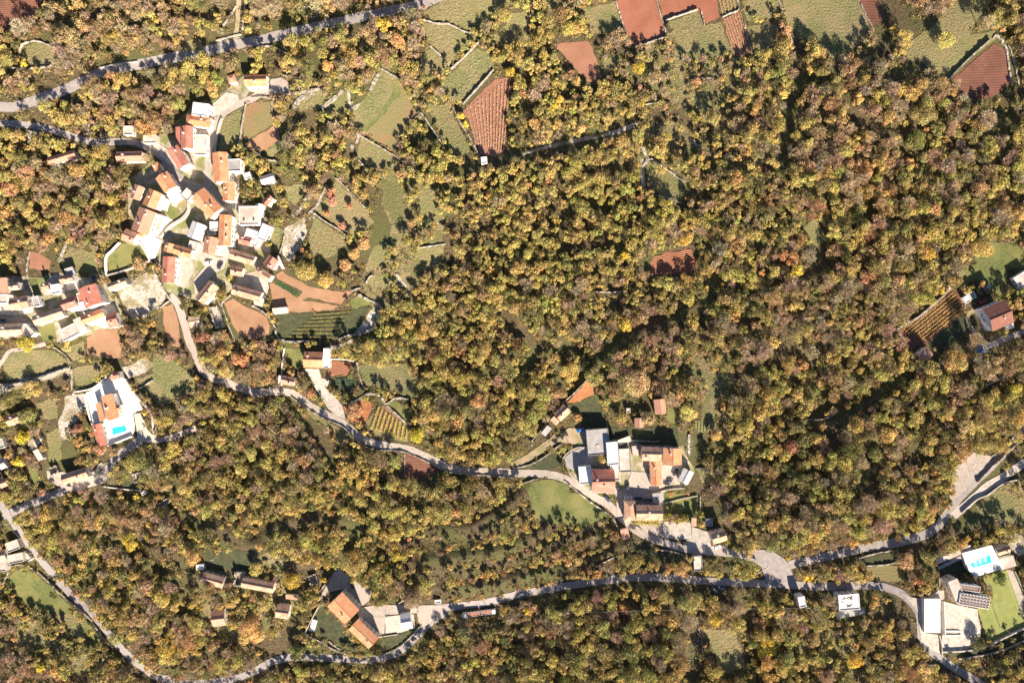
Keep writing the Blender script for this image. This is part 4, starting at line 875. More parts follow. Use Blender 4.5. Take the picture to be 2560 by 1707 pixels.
W_('b',[(600,1000),(700,920),(800,830)],'white rocky outcrop between two terrace meadows',.7,2.5)
W_('b',[(850,820),(870,1000),(950,950)],'white rocky corner left of the green two-tone field',.7,2.5)
W_('b',[(1045,830),(1130,670)],'white rocky edge at the upper left of the two-tone field',.7,2.2)
W_('b',[(1150,635),(1250,690),(1330,730)],'thin stone wall on the top edge of the two-tone field',1.0,.8)
W_('b',[(940,1240),(1100,1330),(1250,1420),(1350,1490),(1480,1568)],'long stone wall below the brown half of the two-tone field')
W_('b',[(920,1220),(940,1260),(920,1320)],'white stones at the lower left corner of the two-tone field',.8,1.8)
W_('b',[(880,1330),(890,1400)],'short white stone heap below the two-tone field',.8,2.4)
W_('b',[(1470,990),(1540,1070),(1620,1190),(1740,1370)],'stone wall slanting down right of the two-tone field')
W_('b',[(1600,430),(1700,520),(1770,600)],'stone wall between two dry meadows near the top')
W_('b',[(1520,580),(1570,690)],'short stone wall left of the small dry meadow near the top')
W_('b',[(1540,190),(1680,225),(1760,225),(1900,290),(1970,310)],'terrace wall below the topmost dry meadow')
W_('b',[(1790,640),(1900,540),(2040,400)],'terrace wall between dry meadow and bright green field',1.6,.9)
W_('b',[(2180,640),(2100,740),(1900,960)],'dark narrow wall between green field and striped red vineyard',1.8,.8)
W_('b',[(1810,990),(1880,1140),(1960,1260),(2060,1450)],'stone wall along the left side of the striped red vineyard')
W_('b',[(920,1450),(1010,1540)],'short slanted stone wall in the lower dry meadow')
W_('c',[(950,15),(1010,200),(1070,380)],'white stone edge on the left of the square red field',.8,.8)
W_('c',[(1320,-20),(1350,100),(1390,220),(1415,320)],'white stone edge between the two big red fields',.8,.8)
W_('c',[(1120,432),(1260,395),(1415,345)],'terrace wall below the square red field',1.6,.7)
W_('c',[(1405,195),(1550,145),(1705,95)],'terrace wall below the L-shaped red field',1.6,.7)
W_('c',[(1735,120),(1765,240)],'short wall left of the lower arm of the L-shaped red field',1.4,.7)
W_('c',[(1925,165),(2000,130),(2080,92),(2060,-30)],'corner stone wall round the small top vineyard',1.3,.8)
W_('c',[(2130,200),(2160,330),(2205,500)],'pale stone edge right of the lower top vineyard',.8,.8)
W_('c',[(1200,965),(1380,940)],'short pale wall in the wood below the tall yellow tree',1.0,.8)
W_('c',[(1640,735),(1850,715)],'dark terrace wall above an oval clearing')
W_('c',[(1120,1130),(1150,1150)],'white stone block at the end of the forest footpath',1.4,1.6)
W_('c',[(1190,1330),(1215,1400),(1240,1470),(1190,1540)],'pale rock outcrop left of the walled forest clearing',.7,2.5)
W_('c',[(1240,1470),(1290,1465),(1380,1530),(1420,1568)],'pale stone wall along the top of the forest clearing',.9,1.0)
W_('c',[(1660,1280),(1690,1330),(1740,1340)],'curved heap of pale stones round an orange tree',.8,1.8)
W_('d',[(90,0),(150,130),(190,300),(235,440)],'pale stone edge left of the large top meadow',.9,1.0)
W_('d',[(830,0),(880,110),(950,240)],'thin wall left of the narrow red strip at the top',.9,.7)
W_('d',[(2030,370),(1850,530),(1700,680),(1610,780)],'long straight terrace wall above the dark red field at upper right',2.2,.8)
W_('d',[(2060,360),(2100,330),(2180,460),(2210,650),(2230,770)],'pale stone wall on the right of the dark red field',1.1,1.4)
W_('d',[(2200,420),(2250,560),(2300,790)],'second pale wall right of the dark red field',1.1,1.2)
W_('f',[(540,395),(640,470),(760,540),(830,600)],'dark terrace wall crossing the meadows right of the village',1.6,.8)
W_('f',[(735,75),(860,190),(1000,340)],'stone wall above the orchard with red trees')
W_('f',[(480,390),(560,320),(600,230),(650,130)],'pale stony bank left of the orchard with red trees',.7,1.6)
W_('f',[(310,440),(400,360),(440,280),(490,200)],'white stony path edge right of the village',.5,2.4)
W_('f',[(250,540),(265,600),(215,770)],'pale wall on the right of the small walled green plot',1.1,.8)
W_('f',[(1010,1040),(1040,980),(1070,960)],'short curved wall at the left of a small forest meadow')
W_('f',[(1480,715),(1600,695),(1740,672)],'thin wall above the forest meadow beside the middle of the photo')
W_('f',[(1290,950),(1340,1020),(1400,1080)],'pale rock slab in the forest, middle of the photo',.6,2.4)
W_('f',[(880,1100),(940,1080),(960,1080)],'short wall at the right tip of the curved ploughed strip')
W_('f',[(940,1135),(1020,1180),(1110,1220),(1140,1240),(1120,1330),(1080,1450)],'thick white wall round the right side of the dark green vegetable field',1.5,1.8)
W_('f',[(1165,1250),(1120,1340)],'short outer wall beside the thick white field wall',1.1,.8)
W_('f',[(1070,1450),(960,1500),(850,1510),(760,1550)],'wall under the dark green vegetable field',1.5,1.4)
W_('f',[(-30,1240),(60,1290),(130,1350),(180,1440),(200,1520),(290,1568),(500,1560)],'curved wall between round ploughed plot and vegetable field',1.3,1.4)
W_('e',[(1105,660),(1040,730),(980,800),(985,960)],'white wall on the left of the triangular garden',1.5,.9,M_PLASTER)
W_('e',[(985,965),(1150,920),(1390,828)],'white wall along the bottom of the triangular garden',1.5,1.2,M_CONC)
W_('e',[(1385,825),(1330,720),(1270,640)],'white wall on the right of the triangular garden',1.5,.9,M_PLASTER)
W_('e',[(1400,880),(1450,980),(1520,1110),(1570,1180)],'stone wall on the right of the rubble garden',1.2,1.2)
W_('e',[(1470,1260),(1560,1190)],'short pale wall above the narrow ploughed strip',1.1,.9)
W_('e',[(1480,620),(1560,520),(1680,440),(1735,370),(1735,300)],'curving cream wall beside the green bank in the village middle',1.3,1.8,M_CONC)
W_('e',[(275,740),(250,930),(300,1100),(350,1220)],'pale wall on the left of the small red plot and fenced garden',1.0,.7)
W_('e',[(650,590),(590,720),(540,840)],'narrow stony strip in the wood above the left hamlet',.6,2.4)
W_('e',[(2030,1220),(2120,1140)],'short pale wall at the top corner of the round ploughed plot',1.1,.9)
W_('e',[(2035,1220),(2100,1400),(2160,1568)],'stone wall on the left of the round ploughed plot')
W_('i',[(500,50),(600,120),(660,190)],'stone wall crossing the terraces above the villa')
W_('i',[(-30,390),(150,390),(380,330),(640,240)],'long rough retaining wall left of the villa',2.0,1.4)
W_('i',[(665,250),(665,330),(665,440)],'vertical stone wall above the left corner of the villa terrace')
W_('i',[(690,460),(860,425),(990,320)],'cream boundary wall at the upper left of the villa',1.6,.7,M_PLASTER)
W_('i',[(785,480),(820,640),(860,760)],'cream boundary wall on the left side of the villa',1.6,.8,M_PLASTER)
W_('i',[(900,975),(1060,930),(1225,865)],'cream boundary wall at the bottom of the villa terrace',2.0,.8,M_PLASTER)
W_('i',[(1165,345),(1270,500),(1400,650),(1420,760),(1435,880)],'grey retaining wall round the right side of the villa',2.2,1.4,M_CONC)
W_('i',[(720,750),(690,820),(700,920),(760,950)],'curved garden wall left of the villa guest house',.9,.8)
W_('i',[(860,1210),(910,1150),(940,1110)],'white heap of broken stone beside the road fork',.9,2.8)
W_('i',[(940,1325),(1100,1345),(1290,1365)],'long white wall right of the road fork',1.1,.6,M_PLASTER)
W_('i',[(1290,430),(1410,350)],'short stone wall in the meadow right of the villa')
W_('j',[(265,60),(245,190),(238,400)],'white wall on the left of the farmhouse lawn',1.2,.5,M_PLASTER)
W_('j',[(670,160),(800,162),(900,180)],'cream wall above the walled red garden',1.1,.7,M_PLASTER)
W_('j',[(930,190),(950,310),(990,420)],'stone wall between farmhouse garden and round meadow',1.1,1.0)
W_('j',[(830,580),(940,530),(1040,480),(1140,500),(1200,570),(1280,520),(1400,530)],'pale rocky wall above the yellow-rowed vineyard',1.0,1.8)
W_('j',[(1210,590),(1320,690),(1405,775)],'stone wall with a paved top beside the yellow-rowed vineyard',1.1,1.4)
W_('j',[(330,510),(460,600),(620,700),(800,780),(950,920),(1080,985),(1300,1000),(1420,1030),(1700,1160),(1850,1210),(2100,1225),(2350,1245)],'long roadside wall below the lane across the photo centre',1.2,.6)
W_('j',[(1366,1020),(1366,1240)],'thin wall on the left of the dark red plot below the lane',.8,.5)
W_('j',[(1480,100),(1550,30)],'short slanted wall in the scrub above the round meadow')
W_('j',[(540,400),(600,500),(680,620)],'white kerb wall on the left of the farm drive',.8,.5,M_PLASTER)
W_('j',[(640,60),(760,40),(880,-10)],'pale sandy bank above the farmhouse',.8,2.2)
W_('k',[(690,345),(560,480),(380,640),(300,770),(190,900),(185,960)],'long diagonal wall above the blue car, from the rust-red strip down',1.6,.7)
W_('k',[(30,1160),(180,1120),(320,1040),(420,960),(460,940)],'wall on the lower side of the dirt lane',1.1,.8)
W_('k',[(465,1070),(520,1010),(600,970),(690,970)],'pale curved garden wall left of the grey flat building',1.1,.6,M_CONC)
W_('k',[(80,1305),(200,1265),(240,1260)],'short stone wall at the top left of the roadside lawn')
W_('k',[(480,1275),(620,1390),(720,1470),(870,1568)],'stone wall between lane and roadside lawn',1.1,1.0)
W_('k',[(865,700),(880,790)],'thin wall rising above the grey flat building',1.0,.5)
W_('k',[(1100,905),(1300,915),(1350,910)],'low pale wall in the dark garden behind the hamlet',.9,.4,M_CONC)
W_('k',[(1290,1395),(1430,1355),(1590,1340)],'pale wall below the garage lane',1.1,.7,M_CONC)
W_('k',[(1400,1480),(1550,1440),(1700,1410)],'long pale wall across the lower green gardens',1.0,.5,M_CONC)
W_('k',[(1690,1165),(1800,1150),(1870,1110)],'stone wall round the little meadow right of the hamlet')
W_('k',[(1625,850),(1620,940),(1625,1040)],'heap of white stones right of the square orange-roofed house',.9,1.8)
W_('k',[(1725,1420),(1725,1540)],'upright pale garden wall at the right end of the lower gardens',1,.4,M_CONC)
W_('l',[(350,715),(500,710),(640,640)],'thin stone wall inside the right-hand forest')
W_('l',[(1480,690),(1600,770),(1720,840)],'slanted stone wall inside the right-hand forest')
W_('l',[(1900,460),(2100,350),(2350,230)],'long pale terrace strip in the wood at the right edge',.8,1.8)
W_('l',[(1910,1285),(2080,1110),(2230,970),(2360,860)],'dark retaining wall between the two roads at the right edge',1.8,.7)
W_('l',[(1770,1568),(1900,1450),(2010,1400),(2150,1300),(2300,1260)],'white wall below the lower road at the right edge',1.3,.8,M_CONC)
W_('l',[(2040,1060),(2150,980),(2240,880)],'pale stone edge above the road at the right edge',.8,.9)
W_('h',[(1180,1455),(1350,1360),(1500,1240),(1620,1130),(1665,1060)],'broad grey stone wall above the striped vineyard',1.4,1.8)
W_('h',[(1180,1460),(1240,1540),(1280,1600)],'stone wall at the left end of the striped vineyard',1,.9)
W_('h',[(1800,1180),(1810,1350),(1830,1440)],'pale wall right of the striped vineyard',1,.6)
W_('g',[(1340,230),(1440,260),(1550,300)],'white curved wall below the walled forest clearing',1.3,.8,M_CONC)
W_('g',[(1420,-10),(1500,50),(1580,110)],'pale wall on the upper right of the walled forest clearing',1.0,.8)
W_('g',[(730,1110),(900,1115),(1010,1110)],'ruined grey wall in the forest below the ridged red plot')
W_('m',[(80,520),(120,490),(220,480),(330,530),(420,600),(520,700),(640,810),(790,930),(880,1040),(960,1160),(1050,1240)],'long wall between the road and the curved green field at lower left',1.4,.8)
W_('m',[(975,1290),(930,1400),(890,1560)],'rough grey wall going down from the road at lower left',1,1.4)
W_('m',[(0,680),(50,620),(80,540)],'pale wall left of the curved green field')
W_('n',[(590,840),(530,950),(450,1110)],'wall on the left of the walled house garden at the bottom',1.6,.6,M_CONC)
W_('n',[(460,1110),(600,1190),(750,1270),(900,1310),(1100,1310),(1250,1270),(1380,1180),(1520,1030)],'long curved wall between the bottom road and the garden',1.2,.9)
W_('n',[(1490,910),(1500,970),(1515,1030)],'short wall right of the paved yard at the bottom',1,.5,M_CONC)
W_('n',[(540,790),(620,680),(760,510)],'stone wall along the upper left of the bottom yard',1.2,.9)
W_('n',[(670,1180),(760,1250),(880,1290)],'inner path wall in the bottom garden',.6,1.2)
W_('n',[(1060,540),(1075,650)],'rough wall beside the dark vegetable patch above the bottom yard')
W_('n',[(1120,1140),(1300,1115)],'thin wall below the paved yard at the bottom',1,.5,M_CONC)
W_('n',[(1310,830),(1390,790),(1470,760)],'pale thin wall above the road with the truck')
W_('o',[(865,0),(930,60),(960,120),(1000,200)],'row of pale stones along the lane above the orange shed',.7,.7)
W_('o',[(760,500),(880,440),(970,400)],'white stones along the terrace above the bottom road',.8,.9)
W_('o',[(1320,340),(1480,360),(1600,400)],'stone wall in the shaded strip below the lane')
W_('o',[(2200,590),(2350,500)],'pale wall in the triangle of the road junction',.8,.6)
W_('o',[(1710,1060),(1740,1160),(1750,1300)],'broken white stone wall left of the tan meadow',.8,.6)
W_('p',[(820,420),(1000,370),(1180,345)],'pale wall above the sunken rectangular garden',1.2,.9)
W_('p',[(1185,350),(1210,440),(1225,480)],'right-hand wall of the sunken rectangular garden',1.2,.9)
W_('p',[(900,490),(1060,480),(1210,450)],'lower wall of the sunken rectangular garden',1.2,.9)
W_('p',[(1560,600),(1550,710),(1450,790)],'white thin wall at the entrance of the modern house',1.6,.4,M_PLASTER)
W_('p',[(1580,800),(1590,1110)],'white wall on the right of the long carport',3.6,.5,M_PLASTER)
W_('p',[(1560,1120),(1580,1200),(1585,1300)],'grey gatepost wall below the long carport',1.6,.6,M_CONC)
W_('p',[(1590,1275),(1800,1265),(1950,1240),(2150,1150),(2400,1030)],'long cream wall along the bottom of the modern property',1.4,.9,M_CONC)
W_('p',[(1740,1340),(1900,1320),(2150,1260),(2400,1150)],'outer stone wall below the modern property',1.0,1.0)
W_('p',[(1600,1085),(1740,1085),(1765,1110),(1740,1125),(1600,1125)],'narrow looped planter wall in the paved court',.8,.5,M_PLASTER)
W_('p',[(2260,540),(2350,760)],'dark edge wall right of the green sports court',.9,.5,M_GREY)

# ------------------------------------------------------------------ vineyard rows, crops, stakes
def quads_mesh(name, C, N, size, colr, aspect=1.0, mats=None, parent=None, loc=(0,0,0)):
    """C centres, N normals, size per quad, colr per quad -> diamond leaf faces with colour attribute"""
    n = len(C); N = N/np.linalg.norm(N, axis=1, keepdims=True)
    ref = rng.normal(size=(n, 3)); U = np.cross(N, ref); U /= np.linalg.norm(U, axis=1, keepdims=True)+1e-9
    Wv = np.cross(N, U); s = np.asarray(size)[:, None]*np.ones((n, 1))
    V4 = np.stack([C+U*s, C+Wv*s*aspect*.75, C-U*s*.9, C-Wv*s*aspect*.75], 1).reshape(-1, 3)
    return mesh_from_quads(name, V4, colr, mats, parent, loc)
def mesh_from_quads(name, V4, colr, mats=None, parent=None, loc=(0,0,0), midx=None):
    n = len(V4)//4; me = bpy.data.meshes.new(name); me.vertices.add(n*4); me.vertices.foreach_set('co', V4.astype(np.float32).ravel())
    me.loops.add(n*4); me.loops.foreach_set('vertex_index', np.arange(n*4, dtype=np.int32))
    me.polygons.add(n); me.polygons.foreach_set('loop_start', np.arange(0, n*4, 4, dtype=np.int32))
    if midx is not None: me.polygons.foreach_set('material_index', midx.astype(np.int32))
    me.update(calc_edges=True)
    at = me.color_attributes.new('leafcol', 'FLOAT_COLOR', 'CORNER')
    c4 = np.ones((n, 4)); c4[:, :3] = np.clip(colr, 0.005, 0.95); at.data.foreach_set('color', np.repeat(c4, 4, 0).astype(np.float32).ravel())
    for m in (mats or [LEAF]): me.materials.append(m)
    o = bpy.data.objects.new(name, me); o.location = loc; return link(o, parent)
def row(t, a, b, col, label, group, h=1.0, w=.35, dens=5, name='vine_row', cat='vine row', size=.22, gap=0.1):
    A = P(*src(t, *a)); B = P(*src(t, *b)); L = (B-A).length; n = int(L*dens*3.2)
    if n < 6: return
    tt = rng.random(n); tt = (np.arange(n)+rng.random(n))/n
    X = A.x+(B.x-A.x)*tt+rng.normal(0, w*.5, n); Yy = A.y+(B.y-A.y)*tt+rng.normal(0, w*.5, n)
    Z = TZ(X, Yy)+rng.uniform(.15, h, n); C = np.stack([X-A.x, Yy-A.y, Z-A.z], 1)
    N = rng.normal(size=(n, 3)); N[:, 2] = abs(N[:, 2])+.4
    cc = np.array(col)*rng.uniform(.75, 1.25, (n, 1))
    o = quads_mesh(name, C, N, rng.uniform(.7, 1.3, n)*size, cc, loc=tuple(A)); tag(o, label, cat, group)
def rows(t, A0, A1, B0, B1, n, col, what, group, **kw):
    """rows from line A0-A1 to line B0-B1"""
    ords = ['leftmost']+['second','third','fourth','fifth','sixth','seventh','eighth','ninth','tenth','eleventh','twelfth'][:n-2]+['rightmost']
    for k in range(n):
        u = k/(n-1); a = (A0[0]+(A1[0]-A0[0])*u, A0[1]+(A1[1]-A0[1])*u); b = (B0[0]+(B1[0]-B0[0])*u, B0[1]+(B1[1]-B0[1])*u)
        lab = ('%s %s' % (ords[k], what)) if k in (0, n-1) else ('%s from left, %s' % (ords[k], what))
        row(t, a, b, col, lab, group, **kw)
rows('b',(1930,1000),(2330,725),(2020,1330),(2270,1400),12,(0.62,0.42,0.27),'pale dry vine row in the big striped red vineyard','vine rows of the big striped red vineyard',h=.8,w=.25,dens=6)
rows('c',(1885,-40),(2050,-40),(1930,140),(2075,75),6,(0.55,0.42,0.24),'dry vine row in the topmost small vineyard','vine rows of the topmost small vineyard',h=.8,w=.25)
rows('c',(1940,175),(2090,120),(2070,520),(2195,490),7,(0.52,0.36,0.2),'dry vine row in the slanting vineyard below the corner wall','vine rows of the slanting vineyard',h=.8,w=.25)
rows('j',(1130,600),(1390,780),(1060,800),(1370,905),9,(0.62,0.52,0.13),'yellow vine row in the fan-shaped vineyard beside the lane','vine rows of the fan-shaped vineyard',h=1.3,w=.4,dens=7)
rows('h',(1220,1470),(1440,1550),(1680,1085),(1800,1265),8,(0.50,0.36,0.13),'yellow vine row in the striped vineyard by the tall house','vine rows of the striped vineyard by the tall house',h=1.3,w=.4,dens=7)
rows('f',(560,1320),(300,1520),(880,1290),(700,1530),7,(0.33,0.28,0.09),'thin yellowed bean row in the dark green vegetable field','bean rows of the dark green vegetable field',h=.7,w=.3,gap=.45,name='bean_row',cat='crop row')
rows('f',(185,1000),(175,1035),(425,1120),(390,1160),4,(0.14,0.22,0.10),'blue-green cabbage row beside the curved ploughed strip','cabbage rows beside the ploughed strip',h=.5,w=.3,dens=9,name='cabbage_row',cat='crop row')
rows('j',(735,345),(735,385),(910,335),(910,385),4,(0.16,0.22,0.13),'cabbage row in the small bed below the walled red garden','cabbage rows in the small farm bed',h=.5,w=.3,dens=8,name='cabbage_row',cat='crop row')
rows('k',(1680,740),(1790,730),(1670,820),(1790,830),5,(0.20,0.24,0.09),'green vegetable row right of the hamlet','vegetable rows right of the hamlet',h=.6,w=.3,name='vegetable_row',cat='crop row')
rows('o',(1390,20),(1390,70),(1640,20),(1640,75),4,(0.36,0.34,0.09),'yellow-green pergola vine row above the pale patio','pergola vine rows above the pale patio',h=2.2,w=.7,dens=10,size=.3)
rows('o',(1120,70),(1120,95),(1350,80),(1350,110),2,(0.5,0.42,0.12),'yellow creeper row below the long brown roofed house','creeper rows below the long brown roofed house',h=2,w=.6,dens=10,size=.3)
# court lines and goals
cm = plain('court_line', (0.36, 0.40, 0.2), .8)
def strip(t, a, b, w, name, mat, base=.14):
    A = P(*src(t, *a)); B = P(*src(t, *b)); d = (B-A); d.z = 0; d.normalize(); n = Vector((-d.y, d.x, 0))*w/2
    return drape(name, [A-n, B-n, B+n, A+n], mat, base=base, jitter=0, block=False)
for a, b in (((2060,850),(2270,790)), ((1960,610),(2120,1120)), ((2180,560),(2340,1030)), ((2130,1120),(2330,1040))): strip('p', a, b, .15, 'court_marking', cm)

# ------------------------------------------------------------------ vehicles
def car_parts():
    prof = [(-2.1,.35),(-2.15,.75),(-1.95,.95),(-1.45,1.0),(-.95,1.42),(.55,1.45),(1.15,1.0),(1.95,.88),(2.15,.65),(2.12,.35)]
    def body(m):
        lower = [(-2.1,.3),(-2.15,.72),(-1.95,.92),(-1.3,.98),(1.1,.97),(1.95,.84),(2.15,.62),(2.1,.3)]
        b = MB(); n = len(lower)
        L = [(x, -.84, z) for x, z in lower]; Rr = [(x, .84, z) for x, z in lower]
        base = 0; b.v = L+Rr
        for i in range(n): b.f.append((i, (i+1) % n, n+(i+1) % n, n+i)); b.m.append(0)
        b.f += [tuple(reversed(range(n))), tuple(range(n, 2*n))]; b.m += [0, 0]
        b.prism([(-1.0,-.66,1.36),(.5,-.66,1.38),(.5,.66,1.38),(-1.0,.66,1.36)], [(-.95,-.6,1.45),(.45,-.6,1.47),(.45,.6,1.47),(-.95,.6,1.45)])
        return b
    def glass():
        b = MB(); b.prism([(-1.45,-.78,.96),(1.12,-.78,.96),(1.12,.78,.96),(-1.45,.78,.96)], [(-1.0,-.65,1.38),(.52,-.65,1.38),(.52,.65,1.38),(-1.0,.65,1.38)]); return b
    def wheel():
        b = MB(); b.tube((0,-.1,0),(0,.1,0),.33,.33,12,0); b.tube((0,-.11,0),(0,.11,0),.18,.18,8,1); return b
    return body, glass, wheel
CB, CG, CW = car_parts()
_o = CG().build('w', [M_GLASS]); GLASSME = _o.data; bpy.data.objects.remove(_o)
_o = CW().build('w', [M_DARK, M_POLE]); WHEELME = _o.data; bpy.data.objects.remove(_o)
_b = MB(); _b.box(-.03,.03,-.18,.18,-.07,.07); _o = _b.build('w', [plain('lamp_glass',(0.8,0.8,0.75),.2)]); HLME = _o.data; bpy.data.objects.remove(_o)
def car(t, x, y, deg, col, label, zup=0.34):
    p = P(*src(t, x, y)); root = empty('parked_car', (p.x, p.y, p.z+zup), R(deg)); tag(root, label, 'car')
    m = plain('paint_%02d%02d%02d' % tuple(int(c*99) for c in col), col, .3, spec=.5)
    CB(m).build('body', [m], root); link(bpy.data.objects.new('window_glass', GLASSME), root)
    for sx in (-1.3, 1.3):
        for sy in (-.78, .78):
            w = bpy.data.objects.new('wheel', WHEELME); w.location = (sx, sy, .33); link(w, root)
    for sy in (-.6, .6):
        w = bpy.data.objects.new('headlight', HLME); w.location = (2.14, sy, .66); link(w, root)
    BLOCK.append((np.array([(p.x-2,p.y-2),(p.x+2,p.y-2),(p.x+2,p.y+2),(p.x-2,p.y+2)]), 1.0))
BLUE=(0.03,0.17,0.5); WHT=(0.8,0.8,0.8); BLK=(0.025,0.027,0.03); DKB=(0.04,0.06,0.14); SIL=(0.4,0.42,0.44); RED=(0.45,0.04,0.04)
car('k',625,808,20,BLUE,'bright blue car beside the orange bush in the dirt yard')
car('k',1066,1426,0,WHT,'white car at the left of the parked row')
car('k',1160,1436,-5,BLK,'black car, middle of the parked row of three')
car('k',1245,1448,-3,(0.05,0.07,0.06),'dark green-black car at the right of the parked row')
car('k',870,1436,-52,DKB,'navy blue car on the lane below the big red and yellow roof')
car('k',1004,1505,88,SIL,'grey-green car parked at the left wall of the hipped wing')
car('k',970,1322,90,BLK,'dark car tight against the right wall of the big red and yellow roof')
car('k',1058,1320,90,(0.04,0.05,0.07),'dark van-like car beside the sandy heap in the hamlet yard')
car('k',1445,1280,55,(0.1,0.12,0.15),'grey car pointing up beside the tilted garage')
car('k',1497,1190,60,BLK,'black car in the shade left of the tilted garage')
car('o',1872,316,10,WHT,'white car below the brown and cream lane house')
car('o',1855,705,-52,(0.12,0.14,0.15),'dark grey car abandoned in bushes below the bottom road')
car('o',1922,690,-10,(0.1,0.13,0.2),'dark blue car abandoned beside the grey one below the road')
car('e',30,1372,-10,(0.1,0.11,0.12),'dark car in the shaded lane at the left edge')
car('e',2027,870,62,(0.03,0.03,0.08),'dark blue car in the shade in the lower village yard')
car('e',1922,846,5,WHT,'white car under the shade left of the dark blue car')
car('e',2152,318,80,(0.08,0.1,0.1),'dark green car on the village lane beside the orange house')
car('l',1695,130,20,RED,'red car behind the small pink-roofed house')
car('l',1598,188,35,SIL,'silver car in the scrap row left of the red car')
car('l',1640,218,30,(0.12,0.13,0.17),'dark car right end of the scrap row')
car('l',1568,245,15,(0.15,0.13,0.1),'brown-black car lowest in the scrap row')
car('l',1522,225,20,(0.1,0.12,0.14),'dark car leftmost in the scrap row')
car('l',1948,88,10,(0.08,0.14,0.35),'blue car in the shade on the lane below the tall house')
car('h',2000,1068,50,(0.45,0.5,0.6),'pale blue car in the dark garden beside the tall house')
car('h',1962,1200,25,(0.45,0.02,0.04),'red car behind the tall house at the right')
car('n',884,660,-65,BLK,'black car in the shaded upper part of the bottom yard')
# truck with trailer
p = P(*src('n', 2050, 912)); a = P(*src('n', 1925, 925)); b = P(*src('n', 2228, 890)); ang = math.atan2(b.y-a.y, b.x-a.x); Lt = (b-a).length
root = empty('tipper_truck', (p.x, p.y, p.z+.34), ang); tag(root, 'white-cabbed tipper truck with a rust-red load parked on the bottom road', 'truck')
WP = plain('white_paint', (0.75,0.75,0.74), .4); RL = noise_mat('red_gravel_load', (0.35,0.13,0.08), (0.5,0.25,0.18), 1.5, bump=.6, bscale=4)
def hollow(b, x0, x1, y0, y1, z0, z1, t_=.1):
    b.box(x0,x1,y0,y1,z0,z0+.12); b.box(x0,x1,y0,y0+t_,z0+.12,z1); b.box(x0,x1,y1-t_,y1,z0+.12,z1); b.box(x0,x0+t_,y0+t_,y1-t_,z0+.12,z1); b.box(x1-t_,x1,y0+t_,y1-t_,z0+.12,z1)
hl = Lt/2
def vehicle_unit(root, x0, x1, cab):
    b = MB(); hollow(b, x0, x1, -1.2, 1.2, 1.1, 2.1); b.build('tipper_body', [WP], root)
    b = MB(); b.prism([(x0+.15,-1.05,1.25),(x1-.15,-1.05,1.25),(x1-.15,1.05,1.25),(x0+.15,1.05,1.25)], [(x0+.6,-.7,2.05),(x1-.6,-.7,2.05),(x1-.6,.7,2.05),(x0+.6,.7,2.05)]); b.build('load', [RL], root)
    b = MB(); b.box(x0+.2,x1-.2,-.5,.5,.7,1.09); b.build('chassis', [M_DARK], root)
    for x in (x0+.9, x0+2.0, x1-.8):
        for y in (-1.0, 1.0):
            w = bpy.data.objects.new('wheel', WHEELME); w.location = (x, y, .5); w.scale = (1.5,1.4,1.5); link(w, root)
b = MB(); b.prism([(-hl,-1.2,.6),(-hl+2.2,-1.2,.6),(-hl+2.2,1.2,.6),(-hl,1.2,.6)], [(-hl+.3,-1.1,2.9),(-hl+2.1,-1.1,2.9),(-hl+2.1,1.1,2.9),(-hl+.3,1.1,2.9)])
cab = b.build('cab', [WP], root); b = MB(); b.box(-hl-.02+.12,-hl+.3,-.95,.95,1.7,2.5); b.build('windscreen', [M_GLASS], cab)
b = MB(); b.box(-hl+2.1,-hl+2.5,-.9,.9,.7,1.0); b.build('hitch', [M_DARK], root)
vehicle_unit(root, -hl+2.6, -hl+9.6, True)
root2 = empty('tipper_truck', (p.x, p.y, p.z+.34), ang); tag(root2, 'second short tipper truck with white cab at its right end on the bottom road', 'truck')
vehicle_unit(root2, -hl+10.3, hl-2.4, False)
b = MB(); b.prism([(hl-2.2,-1.2,.6),(hl,-1.2,.6),(hl,1.2,.6),(hl-2.2,1.2,.6)], [(hl-2.1,-1.1,2.9),(hl-.3,-1.1,2.9),(hl-.3,1.1,2.9),(hl-2.1,1.1,2.9)])
cab = b.build('cab', [WP], root2); b = MB(); b.box(hl-.3,hl-.1,-.95,.95,1.7,2.5); b.build('windscreen', [M_GLASS], cab)
BLOCK.append((np.array([(p.x-10,p.y-3),(p.x+10,p.y-3),(p.x+10,p.y+3),(p.x-10,p.y+3)]), 1.0))

# ------------------------------------------------------------------ poles
def pole(t, x, y, label, h=8, lamp=False):
    p = P(*src(t, x, y)); root = empty('utility_pole', (p.x, p.y, p.z)); tag(root, label, 'pole')
    b = MB(); b.tube((0,0,-.3),(0,0,h),.16,.1,8); b.build('shaft', [M_POLE], root)
    b = MB()
    if lamp: b.box(-.08,1.4,-.05,.05,h-.2,h-.1); b.box(1.0,1.7,-.15,.15,h-.3,h-.2); b.build('lamp_arm', [M_POLE], root)
    else: b.box(-.9,.9,-.07,.07,h-.6,h-.45); b.build('crossarm', [M_POLE], root)
    return Vector((p.x, p.y, p.z+h-.4))
p1 = pole('m',370,340,'slanting-looking grey pole beside the left road below the flat-roofed houses')
p2 = pole('m',135,82,'short pale pole beside the left road near its fork')
p3 = pole('p',905,620,'grey pole above the bottom road near the sunken garden')
p4 = pole('p',2130,1050,'floodlight pole at the lower corner of the sports court',9,True)
p5 = pole('p',1400,1340,'lamp pole beside the road below the long carport',8,True)
p6 = pole('i',455,1448,'small pale pole beside the road at the left, below the long house',5)
p7 = pole('m',2000,400,'thin pole in the dark garden above the barns')
p8 = pole('p',320,830,'wire pole next to the white transformer tower')
p9 = pole('n',2120,880,'lamp pole beside the parked trucks',7,True)
